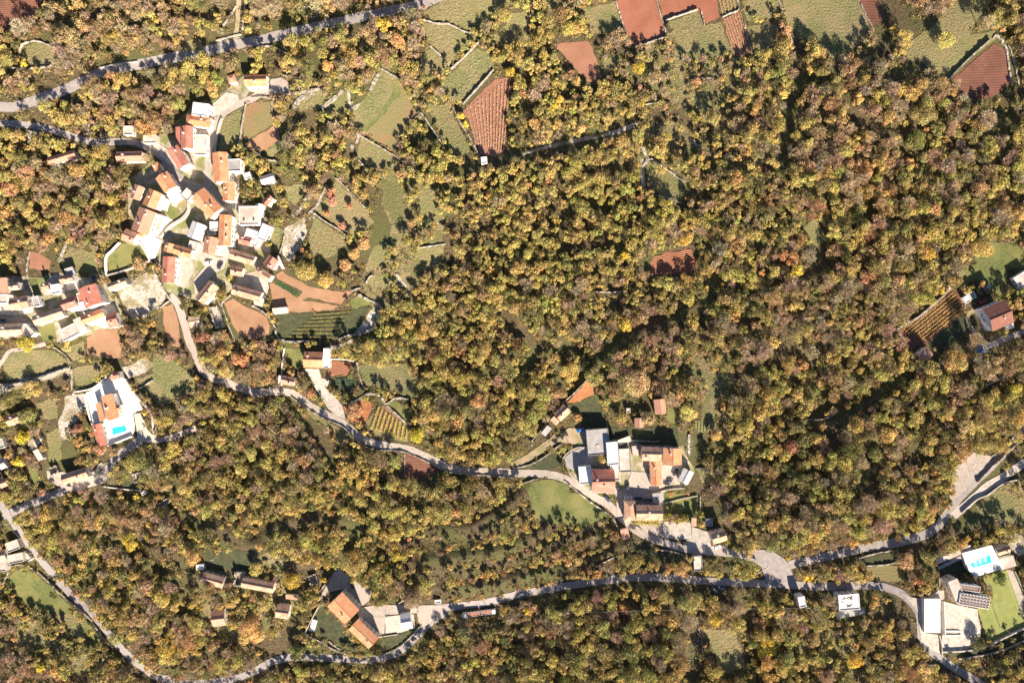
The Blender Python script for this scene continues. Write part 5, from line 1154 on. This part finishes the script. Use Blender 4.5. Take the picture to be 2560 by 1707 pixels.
def wire(a, b, label, sag=1.5):
    mb = MB(); n = 12; pr = None
    for k in range(n+1):
        u = k/n; q = a.lerp(b, u); q.z -= sag*4*u*(1-u)
        if pr is not None: mb.tube(pr-a, q-a, .03, .03, 4)
        pr = q.copy()
    o = mb.build('power_line', [M_POLE]); o.location = a; tag(o, label, 'wire')
wire(p8+Vector((0,0,0)), P(*src('p', 1080, 1568), 9), 'thin power line running down right from the transformer tower')
wire(p8+Vector((.8,0,.1)), P(*src('o', 400, 930), 9), 'thin power line running left over the bottom wood from the transformer tower')
wire(p1, p2, 'short wire between the two poles beside the left road')

# ------------------------------------------------------------------ trees
CLRS = {
 'olive green': (0.235,0.198,0.075), 'yellow-green': (0.395,0.32,0.105), 'bright yellow': (0.58,0.44,0.08), 'golden': (0.47,0.335,0.12),
 'orange': (0.49,0.295,0.13), 'reddish': (0.40,0.215,0.125), 'brown': (0.36,0.25,0.125), 'bare greyish': (0.37,0.28,0.18), 'dark green': (0.14,0.135,0.055)}
NAMES = list(CLRS)
def tree_quads(R_, Ht, col, bare, seedrng, lod=1.0):
    """crown as many small leaf clumps on several lobes; returns (verts[n*4,3], colours)"""
    r = seedrng
    nl = int(r.integers(7, 13)); cz = Ht-R_*0.72; sx_, sy_ = r.uniform(.8, 1.25, 2); rot_ = r.uniform(0, 3.14)
    lobes = []
    if lod > 1.5: sx_ = sy_ = 1.0
    for k in range(nl):
        an = 2*math.pi*k/nl+r.uniform(-.5, .5); rr = (R_*r.uniform(.35, .78) if lod < 1.5 else R_*r.uniform(.5, .62)) if k else 0
        ex, ey = rr*math.cos(an)*sx_, rr*math.sin(an)*sy_; lobes.append((ex*math.cos(rot_)-ey*math.sin(rot_), ex*math.sin(rot_)+ey*math.cos(rot_), cz+R_*r.uniform(-.4, .3)+(R_*.25 if k == 0 else 0), R_*(r.uniform(.24, .46) if lod < 1.5 else r.uniform(.38, .46))*(1.25 if k == 0 else 1)))
    lobes = np.array(lobes)
    n = int((118 if not bare else 84)*R_**1.5*lod)
    pick = r.choice(nl, n, p=(lobes[:, 3]**2)/(lobes[:, 3]**2).sum()); Lb = lobes[pick]
    D = r.normal(size=(n, 3)); D[:, 2] = D[:, 2]*0.8+.35; D /= np.linalg.norm(D, axis=1, keepdims=True)
    rad = Lb[:, 3]*(1-.45*r.random(n)**2.2)*(1+r.normal(0, .08, n))
    C = Lb[:, :3]+D*rad[:, None]*np.array([1, 1, .8])
    if bare:
        # twigs: slim blades pointing outward and up
        ax = D+r.normal(0, .35, (n, 3)); ax[:, 2] += .5; ax /= np.linalg.norm(ax, axis=1, keepdims=True)
        sd = np.cross(ax, r.normal(size=(n, 3))); sd /= np.linalg.norm(sd, axis=1, keepdims=True)
        ln = r.uniform(.5, 1.1, n)[:, None]; wd = r.uniform(.06, .15, n)[:, None]
        V4 = np.stack([C+ax*ln, C+sd*wd, C-ax*ln*.7, C-sd*wd], 1)
    else:
        N = D+r.normal(0, .55, (n, 3)); N /= np.linalg.norm(N, axis=1, keepdims=True)
        U = np.cross(N, r.normal(size=(n, 3))); U /= np.linalg.norm(U, axis=1, keepdims=True); Wv = np.cross(N, U)
        s = r.uniform(.13, .40, n)[:, None]
        V4 = np.stack([C+U*s, C+Wv*s*.8, C-U*s*.85, C-Wv*s*.8], 1)
    lobec = r.uniform(.8, 1.16, (nl, 1))*(1+r.normal(0, .05, (nl, 3)))
    cc = np.array(col)*1.2*lobec[pick]*r.uniform(.78, 1.22, (n, 1))
    return V4.reshape(-1, 3), cc
def trunk_quads(R_, Ht, r, limbs=True):
    segs = [((0,0,-.4), (0,0,Ht*.5), .05*R_+.06, .035*R_+.03)]
    if limbs:
        for k in range(4):
            an = k*1.6+r.uniform(0, 1); d = R_*.5
            segs.append(((0,0,Ht*.35+.1*k), (d*math.cos(an), d*math.sin(an), Ht*.72), .025*R_+.02, .02))
    out = []
    for a, b, r0, r1 in segs:
        a = np.array(a, float); b = np.array(b, float); n = 4; d = (b-a)/np.linalg.norm(b-a)
        u = np.cross(d, [0.3, 1, .2]); u /= np.linalg.norm(u); w = np.cross(d, u)
        for k in range(n):
            t0, t1 = 2*math.pi*k/n, 2*math.pi*(k+1)/n
            out += [a+(u*math.cos(t0)+w*math.sin(t0))*r0, a+(u*math.cos(t1)+w*math.sin(t1))*r0, b+(u*math.cos(t1)+w*math.sin(t1))*r1, b+(u*math.cos(t0)+w*math.sin(t0))*r1]
    return np.array(out)
def inside_any(X, Yv, extra=0.0):
    """mask of points within blocked polygons (grown by margin) or near roads/walls"""
    m = np.zeros(len(X), bool)
    for poly, mg in BLOCK:
        mg = mg+extra; lo = poly.min(0)-mg; hi = poly.max(0)+mg
        idx = np.where((X > lo[0]) & (X < hi[0]) & (Yv > lo[1]) & (Yv < hi[1]) & ~m)[0]
        if not len(idx): continue
        x = X[idx]; y = Yv[idx]; ins = np.zeros(len(idx), bool); dm = np.full(len(idx), 1e9); n = len(poly)
        for i in range(n):
            x1, y1 = poly[i]; x2, y2 = poly[(i+1) % n]
            c = ((y1 > y) != (y2 > y)); xi = (x2-x1)*(y-y1)/((y2-y1) if abs(y2-y1) > 1e-9 else 1e-9)+x1; ins ^= c & (x < xi)
            dx, dy = x2-x1, y2-y1; t_ = np.clip(((x-x1)*dx+(y-y1)*dy)/(dx*dx+dy*dy+1e-9), 0, 1)
            dm = np.minimum(dm, np.hypot(x-x1-t_*dx, y-y1-t_*dy))
        m[idx] |= ins | (dm < mg)
    for line, w in ROADLINES+GAPS:
        w = w+extra; lo = line.min(0)-w; hi = line.max(0)+w
        idx = np.where((X > lo[0]) & (X < hi[0]) & (Yv > lo[1]) & (Yv < hi[1]) & ~m)[0]
        if not len(idx): continue
        d = np.hypot(X[idx][:, None]-line[None, :, 0], Yv[idx][:, None]-line[None, :, 1]).min(1); m[idx] |= d < w
    return m
GAPS = []
def gap(pts, w):
    g = [Vector((q.x, q.y, 0)) for q in ground([src('v', x, y) for x, y in pts])]; c = catmull(g, 10)
    GAPS.append((np.array([(q.x, q.y) for q in c]), w))
gap([(990,1215),(1080,1210),(1160,1165),(1220,1120)], 3.6)
gap([(940,1290),(1040,1280),(1150,1262),(1240,1225),(1290,1180)], 3.6)
gap([(1000,1355),(1110,1345),(1250,1310),(1350,1290),(1440,1250)], 3.6)
gap([(960,1320),(1100,1302),(1200,1280),(1330,1225),(1430,1200)], 2.8)
gap([(930,1245),(1040,1240),(1130,1215),(1210,1170),(1240,1140)], 2.6)
gap([(830,1215),(760,1190),(650,1200),(560,1260)], 3.6)
gap([(420,1180),(520,1230),(640,1290),(740,1310)], 3.6)
gap([(180,1210),(300,1250),(420,1290),(440,1400)], 2.5)
gap([(1560,60),(1558,150),(1572,260),(1580,350)], 2.75)
gap([(1815,0),(1822,80),(1830,180),(1800,300),(1790,400)], 3.25)
gap([(1640,640),(1620,690),(1540,735),(1440,775),(1370,830),(1335,880),(1290,950),(1240,1000)], 3.6)
gap([(1860,965),(1930,955),(1990,920),(2060,880)], 3.0)
gap([(1060,395),(1180,360),(1300,345),(1420,300)], 3.6)
gap([(2040,0),(2080,60),(2110,140),(2060,180)], 6.0)
gap([(1480,1000),(1560,1010),(1640,1010)], 4)
gap([(1640,900),(1620,960),(1590,1050),(1600,1120)], 5)
gap([(1600,860),(1680,870),(1720,850)], 4)
gap([(1600,1400),(1590,1480),(1590,1568)], 3.5)
gap([(1950,1140),(2000,1060)], 2.5)
gap([(880,520),(900,440),(870,560),(740,610)], 7)
gap([(930,640),(980,600),(1010,560)], 5)
gap([(620,330),(700,270),(720,300)], 4)
gap([(1870,530),(1880,600),(1850,640)], 4)
gap([(690,960),(740,1000),(770,1060)], 4)
gap([(2080,300),(2010,300),(1950,260)], 3.125)
gap([(2250,580),(2320,650),(2352,620)], 5)
gap([(1170,740),(1230,800),(1200,860)], 3.75)
gap([(1310,480),(1290,560),(1400,560)], 2.5)
gap([(60,740),(120,640),(200,620)], 3.75)
gap([(0,620),(60,640),(120,600)], 3.75)
gap([(0,830),(80,870),(180,850)], 7)
gap([(260,820),(330,860),(420,850)], 4)
gap([(130,960),(160,1040),(120,1080)], 5)
gap([(480,1300),(560,1280),(640,1290)], 4)
gap([(480,1400),(530,1450),(640,1480),(680,1420)], 4)
gap([(2200,1200),(2280,1160),(2352,1180)], 8)
gap([(2000,50),(2030,110),(1990,130)], 5)
gap([(2120,60),(2200,40),(2280,30)], 3.75)
TREES = []   # x, y, R, H, colour name, bare, label or None
# solitary trees one can point to (tile, x, y, crown radius m, height, colour, label)
SOLO = [
('v',55,790,4.5,8,'bright yellow','big bright yellow tree at the left edge below the left hamlet'),
('v',575,1455,8.3,11,'golden','huge round golden tree alone above the bottom road'),
('v',585,1308,4.2,7,'golden','round golden tree right of the dark and cream barn'),
('v',668,1335,5.0,7,'bright yellow','bright yellow tree right of the long dark stone barn'),
('v',530,1380,4.6,8,'golden','golden tree above the small terracotta barn'),
('v',487,1482,4.0,7,'brown','round brown tree left of the huge golden one'),
('v',605,1392,3.8,6,'golden','golden bush left of the small dark-roofed cottage'),
('v',812,1295,7.5,10,'golden','large pale golden tree at the upper edge of the bottom yard'),
('v',683,1500,5.0,8,'olive green','rounded green tree overhanging the bottom road'),
('v',945,1375,6.5,9,'bare greyish','spreading bare tree between the bottom yard and the road'),
('v',1467,155,3.6,7,'bright yellow','single bright yellow tree below the square red field'),
('v',550,825,5.0,7,'orange','orange-pink round tree right of the lane bend'),
('v',955,1000,4.6,7,'bright yellow','yellow round tree at the lower corner of the fan-shaped vineyard'),
('v',835,560,3.6,6,'orange','orange round tree, uppermost of the trio right of the village meadows'),
('v',812,582,3.2,6,'orange','pale orange tree, middle of the trio right of the village meadows'),
('v',792,608,3.4,6,'orange','orange tree, lowest of the trio right of the village meadows'),
('v',758,440,3.0,5,'reddish','scarlet fruit tree, uppermost in the walled orchard'),
('v',763,462,2.8,5,'reddish','scarlet fruit tree in the middle of the walled orchard'),
('v',802,472,2.0,4,'reddish','small red fruit tree at the right of the walled orchard'),
('v',750,490,2.0,4,'orange','small orange fruit tree low in the walled orchard'),
('v',785,518,2.2,4,'reddish','small red fruit tree at the lowest edge of the walled orchard'),
('v',945,512,2.4,5,'reddish','single red tree in dark scrub left of the arrow-straight forest gap'),
('v',700,620,6.0,9,'golden','large golden-green tree above the curved ploughed strip'),
('v',745,640,5.0,8,'golden','golden tree directly above the right end of the curved ploughed strip'),
('v',812,945,4.8,6,'reddish','rust-red spreading tree beside the lane and drive junction'),
('v',1645,1000,3.5,6,'golden','golden shrub tree right of the hamlet gardens'),
('v',1328,960,2.4,4,'orange','small orange bush tree beside the bright blue car'),
('v',1630,1060,4.0,6,'olive green','green tree right of the square orange-roofed house'),
('v',1490,962,3.6,6,'brown','pale brown bushy tree right of the small square hut'),
('v',1365,865,5.4,9,'olive green','rounded green tree above the rust-red strip'),
('v',1310,855,5.6,9,'golden','golden-brown tree left of the rust-red strip'),
('v',1465,880,8.0,11,'brown','broad brown-gold tree left of the isolated terracotta roof'),
('v',1415,900,5.5,9,'olive green','dense green tree above the dark green lawn'),
('v',1585,945,5.5,8,'golden','golden tree right of the isolated terracotta roof'),
('v',1385,1055,3.8,5,'brown','brown-green round tree in the grey yard left of the white block'),
('v',285,990-60,0.1,1,'brown',None),
('v',175,985,3.0,5,'reddish','small dark red tree left of the villa guest house'),
('v',227,1030,3.8,6,'reddish','rust-red tree below the villa guest house'),
('v',258,1038,2.8,5,'brown','brown bush tree below the villa boundary wall'),
('v',65,895,5.2,8,'golden','golden-brown tree above the brown and cream cottage at the left'),
('v',55,955,5.0,7,'olive green','green-gold tree below the brown and cream cottage at the left'),
('v',45,1005,4.0,6,'bright yellow','bright yellow tree at the left edge below the cottage'),
('v',40,1060,3.6,6,'bright yellow','yellow bush tree beside the grey and white roofed cottage'),
('v',92,1130,2.6,4,'reddish','dark reddish bush beside the road, left of the long house at the fork'),
('v',503,672,4.2,5,'olive green','rounded clipped green tree in the lower village yard'),
('v',448,717,3.6,5,'olive green','green tree beside the shady lane out of the village'),
('v',528,640,2.8,3.5,'yellow-green','low clipped green bush below the terracotta house'),
('v',325,527,4.0,6,'golden','golden tree beside the largest terracotta roof of the village'),
('v',315,635-30,4.0,6,'brown','spreading tree inside the triangular walled garden'),
('v',150,805-10,3.0,5,'golden','golden bush among the roofs of the left hamlet'),
('v',1520,690-300,3.0,6,'golden',None),
('v',2175,190-100,4.6,8,'yellow-green','yellow-green tree at the lower corner of the large top meadow'),
('v',2215,720,3,5,'olive green',None),
('v',2200,850-20,7.0,9,'golden','long pale golden tree right of the scrap cars'),
('v',2130,250,8.0,12,'olive green','broad green tree left of the dark red field at upper right'),
('v',2110,330-10,6.0,10,'olive green',None),
('v',2270,275,5.5,8,'bare greyish','pale grey-green tree below the dark red field'),
('v',2250,290,5.0,8,'olive green',None),
('v',2240,310,5,8,'olive green','compact green tree below the dark red field at upper right'),
('v',2260,570,6,9,'golden','golden tree on the lawn above the pale flat-roofed building'),
('v',1172,165,3.0,6,'bright yellow','bright yellow tree right of the striped red vineyard'),
('v',1059,265,2.2,4,'bright yellow','upper small yellow tree on the left edge of the striped red vineyard'),
('v',1069,286,2.0,4,'bright yellow','lower small yellow tree beside the striped red vineyard'),
('v',750,150,3.2,6,'orange','orange tree in the upper wood right of the gravel yard'),
('v',1965,1520,4.6,8,'bright yellow','yellow tree beside the road at the lower right wood'),
('v',1435,1400,3.2,6,'orange','orange tree in the bottom wood below the road curve'),
('v',2300,1330,4.0,6,'dark green','dark green tree beside the sports court'),
('v',2250,1520-40,4.0,6,'dark green','dark bush at the lower left corner of the sports court'),
('v',2085,1290,5.0,8,'brown','brown-gold tree above the modern house entrance'),
]
for (t, x, y, r_, h_, cn, lab) in SOLO:
    if r_ < .5: continue
    p = P(*src(t, x, y)); f = 1-h_*0.75/H
    TREES.append([p.x*f, p.y*f, r_, h_, cn, cn == 'bare greyish', lab])
    if r_ >= 3.6: GAPS.append((np.array([[p.x*f, p.y*f]]), r_*1.15))
# forest: size-varied scatter with colour zones
def vnoise(X, Yv, sc, seed):
    r = np.random.default_rng(seed); g = r.random((64, 64)); u = X/sc+31.7; w = Yv/sc+29.3
    i = np.floor(u).astype(int); j = np.floor(w).astype(int); fu = u-i; fw = w-j; fu = fu*fu*(3-2*fu); fw = fw*fw*(3-2*fw)
    a = g[i % 64, j % 64]; b = g[(i+1) % 64, j % 64]; c = g[i % 64, (j+1) % 64]; d = g[(i+1) % 64, (j+1) % 64]
    return a*(1-fu)*(1-fw)+b*fu*(1-fw)+c*(1-fu)*fw+d*fu*fw
nC = 60000
CX = rng.uniform(-325, 325, nC); CY = rng.uniform(-225, 225, nC)
size = 1.2+3.2*vnoise(CX, CY, 26, 3)**1.6+rng.gamma(1.6, .62, nC)
size = np.clip(size, 1.1, 6.0)
U_ = CX/S+1280; Vv = 853.5-CY/S      # rough photo position
# scrub zones with smaller growth
def zone(cx, cy, rx, ry): return np.exp(-(((U_/V-cx)/rx)**2+((Vv/V-cy)/ry)**2))
small = zone(80,1480,200,110)*1.2+zone(930,520,130,220)+zone(1480,210,330,110)+zone(1250,560,250,260)+zone(1500,150,200,120)*.6+zone(1700,1480,350,90)*.3+zone(1000,430,120,200)*.5
size = np.clip(size*(1-.34*np.clip(small, 0, 1)), 1.2, 5)
blk = inside_any(CX, CY, 0.0); order = np.argsort(-size+rng.random(nC)*1.2)
near = inside_any(CX, CY, 1.8)
order = order[~blk[order]]
cell = 9.0; grid = {}
def try_place(x, y, r, solo=0):
    sl_ = 1
    ci, cj = int(x//cell), int(y//cell)
    for a in range(ci-1, ci+2):
        for b in range(cj-1, cj+2):
            for (qx, qy, qr, qs) in grid.get((a, b), ()):
                if (qx-x)**2+(qy-y)**2 < ((.57 if qs*sl_ == 0 else .95)*(qr+r))**2: return False
    grid.setdefault((ci, cj), []).append((x, y, r, solo)); return True
NSOLO = len(TREES)
for tr in TREES: try_place(tr[0], tr[1], tr[2], 1)
dens = vnoise(CX, CY, 14, 9)
# old terrace lines: narrow treeless strips that follow the contours (level lower down, rising to the right on the right)
tilt = np.clip((CX-20)/200, 0, 1)*np.clip((CY+90)/120, 0, 1)*0.75+0.06
RX = CX*np.cos(tilt)+CY*np.sin(tilt); RY = -CX*np.sin(tilt)+CY*np.cos(tilt)
rn = .75*vnoise(RX, RY*3.6, 60, 61)+.25*vnoise(CX, CY, 17, 62)
lane_ = np.zeros(len(CX), bool)
for lv in (.30, .42, .54, .66): lane_ |= np.abs(rn-lv) < .016
nv1 = vnoise(CX, CY, 42, 21); nv2 = vnoise(CX, CY, 24, 22)
open_ = np.clip(zone(930,440,50,90)*.8+zone(930,560,60,90)*.8+zone(900,690,90,90)*.5+zone(1000,840,40,90)*.55+zone(1620,160,180,120)*.72+zone(1480,330,180,90)*.5+zone(1700,330,60,130)*.4+zone(640,160,60,80)*.4+zone(850,130,50,80)*.5+zone(1640,870,70,120)*.6+zone(1290,80,100,70)*.4+zone(1000,300,50,60)*.5+zone(90,1470,190,110)*.62+zone(1900,1500,120,60)*.5+zone(520,1330,120,100)*.35, 0, .9)
# palette weights by position
greenz = zone(1250,520,330,260)*1.3+zone(900,200,250,200)*.6+zone(1150,180,300,120)
mauvez = zone(150,60,420,200)*1.4+zone(2000,450,420,350)*.8+zone(1900,850,420,280)*.7+zone(350,170,200,80)
orangez = zone(1350,290,220,60)*1.2+zone(1100,1280,350,90)*1.3+zone(2100,300,300,300)*.35+zone(800,1100,200,120)*.6+zone(2000,850,400,450)*.4+zone(150,470,200,120)*.7
for k in order:
    x, y, r_ = CX[k], CY[k], size[k]
    if near[k] and r_ > 2.4: r_ = rng.uniform(1.2, 2.2)
    if open_[k] > rng.random(): continue
    if lane_[k] and rng.random() < .93: continue
    if dens[k] < .18 and rng.random() < .85: continue
    if not try_place(x, y, r_): continue
    w = np.array([.8, 1.7, .12, .75, .16, .07, .8, .7, .12])
    w *= np.array([1+.6*nv1[k], 1+1.6*greenz[k], 1, 1+.8*orangez[k], 1+3*orangez[k], 1+3*orangez[k], 1+.8*mauvez[k], 1+1.2*mauvez[k]+.8*nv2[k], .6+nv2[k]])
    w[0] *= .3+1.4*nv2[k]; w[1] *= .15+1.9*nv1[k]; w[3] *= 1.6-1.3*nv2[k]; w[6] *= 1.8-1.5*nv1[k]; w[7] *= 1.9-1.7*nv1[k]
    w = w**1.35; cn = NAMES[int(rng.choice(9, p=w/w.sum()))]
    h_ = r_*rng.uniform(1.25, 2.0)+1.9
    TREES.append([x, y, r_, h_, cn, cn == 'bare greyish' or (cn == 'brown' and rng.random() < .5), None])
# landmarks for describing the single trees
LM = [('the pool villa',250,930),('the left hamlet',130,700),('the village plaza',470,440),('the gravel yard',640,200),('the two-tone field',880,250),
('the bright green field',1080,170),('the striped red vineyard',1120,270),('the kidney-shaped red field',1335,140),('the square red field',1475,45),
('the large top meadow',1880,50),('the dark red field',2250,160),('the walled orchard',780,480),('the curved ploughed strip',710,660),
('the vegetable field',740,730),('the forest clearing',1510,410),('the ridged red plot',1540,600),('the striped vineyard',2140,730),('the tall brown-roofed house',2290,725),
('the farmhouse above the drive',720,830),('the fan-shaped vineyard',900,965),('the dark red plot',965,1070),('the grey flat building',1380,1010),
('the isolated terracotta roof',1515,930),('the square orange roof',1545,1050),('the roadside lawn',1310,1150),('the pale patio',1555,1210),
('the parked trucks',1105,1405),('the tall stone house',800,1390),('the long stone barn',590,1335),('the curved green field',80,1350),
('the road junction',1800,1300),('the unfinished white building',1950,1390),('the transformer tower',1845,1380),('the modern house',2220,1360),('the sports court',2310,1370),
('the raised pool deck',2240,1280),('the tan meadow',1670,1490),('the road fork',200,1090),('the upper left clearing',90,140),('the topmost dirt footpath',545,40),
('the stone ruin at the far left',75,320),('the round meadow',880,870),('the lower village hall',480,665),('the ring bend of the main road',150,215),('the scrap cars',2165,830),('the right road bend',2200,1140)]
LMP = np.array([(P(x*V, y*V).x, P(x*V, y*V).y) for _, x, y in LM])
solo_n = sum(1 for t_ in TREES if t_[6])
inframe = [i for i, t_ in enumerate(TREES) if not t_[6] and abs(t_[0]) < 277 and abs(t_[1]) < 184]
inframe.sort(key=lambda i: -TREES[i][2])
singles = set(i for i, t_ in enumerate(TREES) if t_[6]) | set(inframe[:max(0, 296-solo_n)])
def dirname(dx, dy):
    a = (math.degrees(math.atan2(dy, dx))+360) % 360
    return ['right of', 'above right of', 'above', 'above left of', 'left of', 'below left of', 'below', 'below right of'][int((a+22.5)//45) % 8]
desc = {}
for i in singles:
    t_ = TREES[i]
    if t_[6]: continue
    d = np.hypot(LMP[:, 0]-t_[0], LMP[:, 1]-t_[1]); j = int(d.argmin())
    key = (t_[4], dirname(t_[0]-LMP[j, 0], t_[1]-LMP[j, 1]), LM[j][0]); desc.setdefault(key, []).append((float(d[j]), i))
RANK = ['nearest', 'second nearest', 'third nearest', 'fourth nearest', 'fifth nearest', 'sixth nearest', 'seventh nearest', 'eighth nearest', 'ninth nearest', 'tenth nearest']
for key, lst in desc.items():
    lst.sort()
    for q_, (d_, i) in enumerate(lst):
        c_ = key[0]+('' if key[0] != 'bare greyish' else ' leafless')
        if len(lst) == 1: TREES[i][6] = 'large %s tree in the wood %s %s' % (c_, key[1], key[2])
        else: TREES[i][6] = '%s large %s tree %s %s' % (RANK[min(q_, 9)], c_, key[1], key[2])
bigV = []; bigC = []; bigM = []
for t_ in TREES:
    if t_[6] and len(t_[6].split()) > 16: t_[6] = t_[6].replace(' of the main road', ' road').replace(' at the far left', '')
for i, (x, y, r_, h_, cn, bare, lab) in enumerate(TREES):
    z = float(TZ(x, y)); rr = np.random.default_rng(1000+i)
    col = (1.0 if i >= NSOLO else 0.88 if cn == 'bright yellow' else 1.2)*np.array(CLRS[cn])*rr.uniform(.82, 1.2)*(1+rr.normal(0, .05, 3))
    if i in singles:
        root = empty('tree', (x, y, z)); tag(root, lab, 'tree', 'autumn trees of the hillside')
        v4, cc = tree_quads(r_, h_, col, bare, rr, 1.9 if i < NSOLO else 1.15); mesh_from_quads('crown', v4, cc, parent=root)
        tq = trunk_quads(r_, h_, rr); mesh_from_quads('trunk', tq, np.ones((len(tq)//4, 3))*.2, mats=[BARK], parent=root)
    else:
        v4, cc = tree_quads(r_, h_, col, bare, rr, 1.0 if abs(x) < 290 and abs(y) < 195 else .5)
        bigV.append(v4+np.array([x, y, z])); bigC.append(cc); bigM.append(np.zeros(len(cc)))
        tq = trunk_quads(r_, h_, rr, False); bigV.append(tq+np.array([x, y, z])); bigC.append(np.ones((len(tq)//4, 3))*.2); bigM.append(np.ones(len(tq)//4))
o = mesh_from_quads('woodland', np.concatenate(bigV), np.concatenate(bigC), mats=[LEAF, BARK], midx=np.concatenate(bigM))
tag(o, kind='stuff', label='mixed autumn woodland covering the terraced hillside', cat='woodland')
print('TREES', len(TREES), 'quads', sum(len(c) for c in bigC))
# scrub: low bushes between trees and along walls, edges
nS = 34000; SX = rng.uniform(-300, 300, nS); SY = rng.uniform(-205, 205, nS)
sb = inside_any(SX, SY, -0.9); keep = ~sb & (vnoise(SX, SY, 9, 44) > .18)
SX = SX[keep]; SY = SY[keep]; sv = []; sc = []
snz = vnoise(SX, SY, 25, 45)
for k in range(len(SX)):
    r0 = rng.uniform(.5, 1.5); n = int(11*r0+6); D = rng.normal(size=(n, 3)); D[:, 2] = abs(D[:, 2]); D /= np.linalg.norm(D, axis=1, keepdims=True)
    C = D*r0*np.array([1, 1, .9]); N = D+rng.normal(0, .5, (n, 3)); N /= np.linalg.norm(N, axis=1, keepdims=True)
    U = np.cross(N, rng.normal(size=(n, 3))); U /= np.linalg.norm(U, axis=1, keepdims=True); Wv = np.cross(N, U); s = rng.uniform(.15, .38, n)[:, None]
    z = float(TZ(SX[k], SY[k])); V4 = np.stack([C+U*s, C+Wv*s, C-U*s, C-Wv*s], 1).reshape(-1, 3)+np.array([SX[k], SY[k], z])
    cn = rng.choice(['olive green', 'yellow-green', 'brown', 'dark green', 'golden', 'reddish'], p=[.33, .2, .22, .13, .08, .04])
    sv.append(V4); sc.append(np.array(CLRS[cn])*rng.uniform(.7, 1.15)*rng.uniform(.8, 1.2, (n, 1)))
o = mesh_from_quads('undergrowth', np.concatenate(sv), np.concatenate(sc)); tag(o, kind='stuff', label='low scrub and bushes between the trees', cat='undergrowth')
print('SCRUB', len(SX))
# meadow tufts and loose white stones
def scatter_in(t, pts, n, fn):
    g = np.array([(q.x, q.y) for q in ground([src(t, x, y) for x, y in pts])]); lo = g.min(0); hi = g.max(0); out = []
    while len(out) < n:
        x, y = rng.uniform(lo[0], hi[0]), rng.uniform(lo[1], hi[1]); ins = False; m = len(g)
        for i in range(m):
            x1, y1 = g[i]; x2, y2 = g[(i+1) % m]
            if ((y1 > y) != (y2 > y)) and x < (x2-x1)*(y-y1)/((y2-y1) or 1e-9)+x1: ins = not ins
        out.append((x, y)) if ins else None
    return out
b = MB()
for t, pts, n in [('b',[(340,1000),(450,880),(640,740),(700,780),(620,830)],140),('a',[(330,570),(560,540),(590,620),(300,630)],60),('a',[(620,1040),(900,1060),(930,1270),(780,1240)],110),
  ('b',[(380,60),(560,40),(680,160),(500,180)],110),('b',[(620,300),(860,300),(800,380),(620,380)],70),('i',[(860,1200),(960,1110),(990,1130),(900,1240)],120),('f',[(950,1510),(1090,1240),(1130,1250),(1080,1450)],120),
  ('i',[(-20,420),(640,250),(640,300),(0,480)],160),('e',[(1200,950),(1350,930),(1340,1160),(1220,1150)],120),('f',[(300,520),(450,440),(420,700),(300,780)],120),('j',[(1200,20),(1360,30),(1330,110),(1230,120)],90),
  ('k',[(1600,860),(1660,860),(1650,1040),(1600,1060)],90),('p',[(1800,60),(2300,40),(2330,240),(1900,250)],200),('l',[(1700,1200),(2000,1060),(1960,1130),(1780,1330)],140),('a',[(2000,370),(2230,320),(2230,360),(2020,410)],60),
  ('o',[(1600,1100),(1720,1100),(1740,1350),(1620,1400)],80),('f',[(480,430),(650,130),(670,150),(520,450)],80),('i',[(560,900),(780,480),(800,560),(620,920)],120),('k',[(1040,1230),(1220,1200),(1200,1300),(1060,1290)],120)]:
    for (x, y) in scatter_in(t, pts, n, None):
        z = float(TZ(x, y)); s = rng.uniform(.12, .42); k = [rng.uniform(.6, 1.2) for _ in range(4)]
        b.prism([(x-s*k[0], y-s*k[1], z-.1), (x+s*k[1], y-s*k[2], z-.1), (x+s*k[2], y+s*k[3], z-.1), (x-s*k[3], y+s*k[0], z-.1)],
                [(x-s*k[0]*.6, y-s*k[1]*.6, z+s*.9), (x+s*k[1]*.6, y-s*k[2]*.6, z+s*.7), (x+s*k[2]*.6, y+s*k[3]*.6, z+s), (x-s*k[3]*.6, y+s*k[0]*.6, z+s*.8)])
o = b.build('loose_stones', [M_STONE]); tag(o, kind='stuff', label='loose white limestone rubble', cat='stones')

rs = random.Random(3)
for (x, y) in scatter_in('b',[(2030,470),(2160,530),(2170,640),(1900,900),(1800,900),(1730,770),(1840,650)], 34, None):
    z = float(TZ(x, y)); b = MB(); b.prism([(-.22,-.16,-.2),(.2,-.18,-.2),(.24,.2,-.2),(-.18,.22,-.2)], [(-.12,-.1,.7),(.1,-.1,.8),(.12,.1,.75),(-.1,.12,.7)])
    o = b.build('stake', [M_CONC]); o.location = (x, y, z); tag(o, 'short pale stake standing in the bright green field', 'stake', 'pale stakes in the bright green field')
long_ = [(o.name, o['label']) for o in bpy.data.objects if 'label' in o and len(o['label'].split()) > 16]
print('LONG', long_)
from collections import Counter
cl = Counter(o['label'] for o in bpy.data.objects if 'label' in o and not o.parent)
print('DUP', [k for k, v in cl.items() if v > 1])
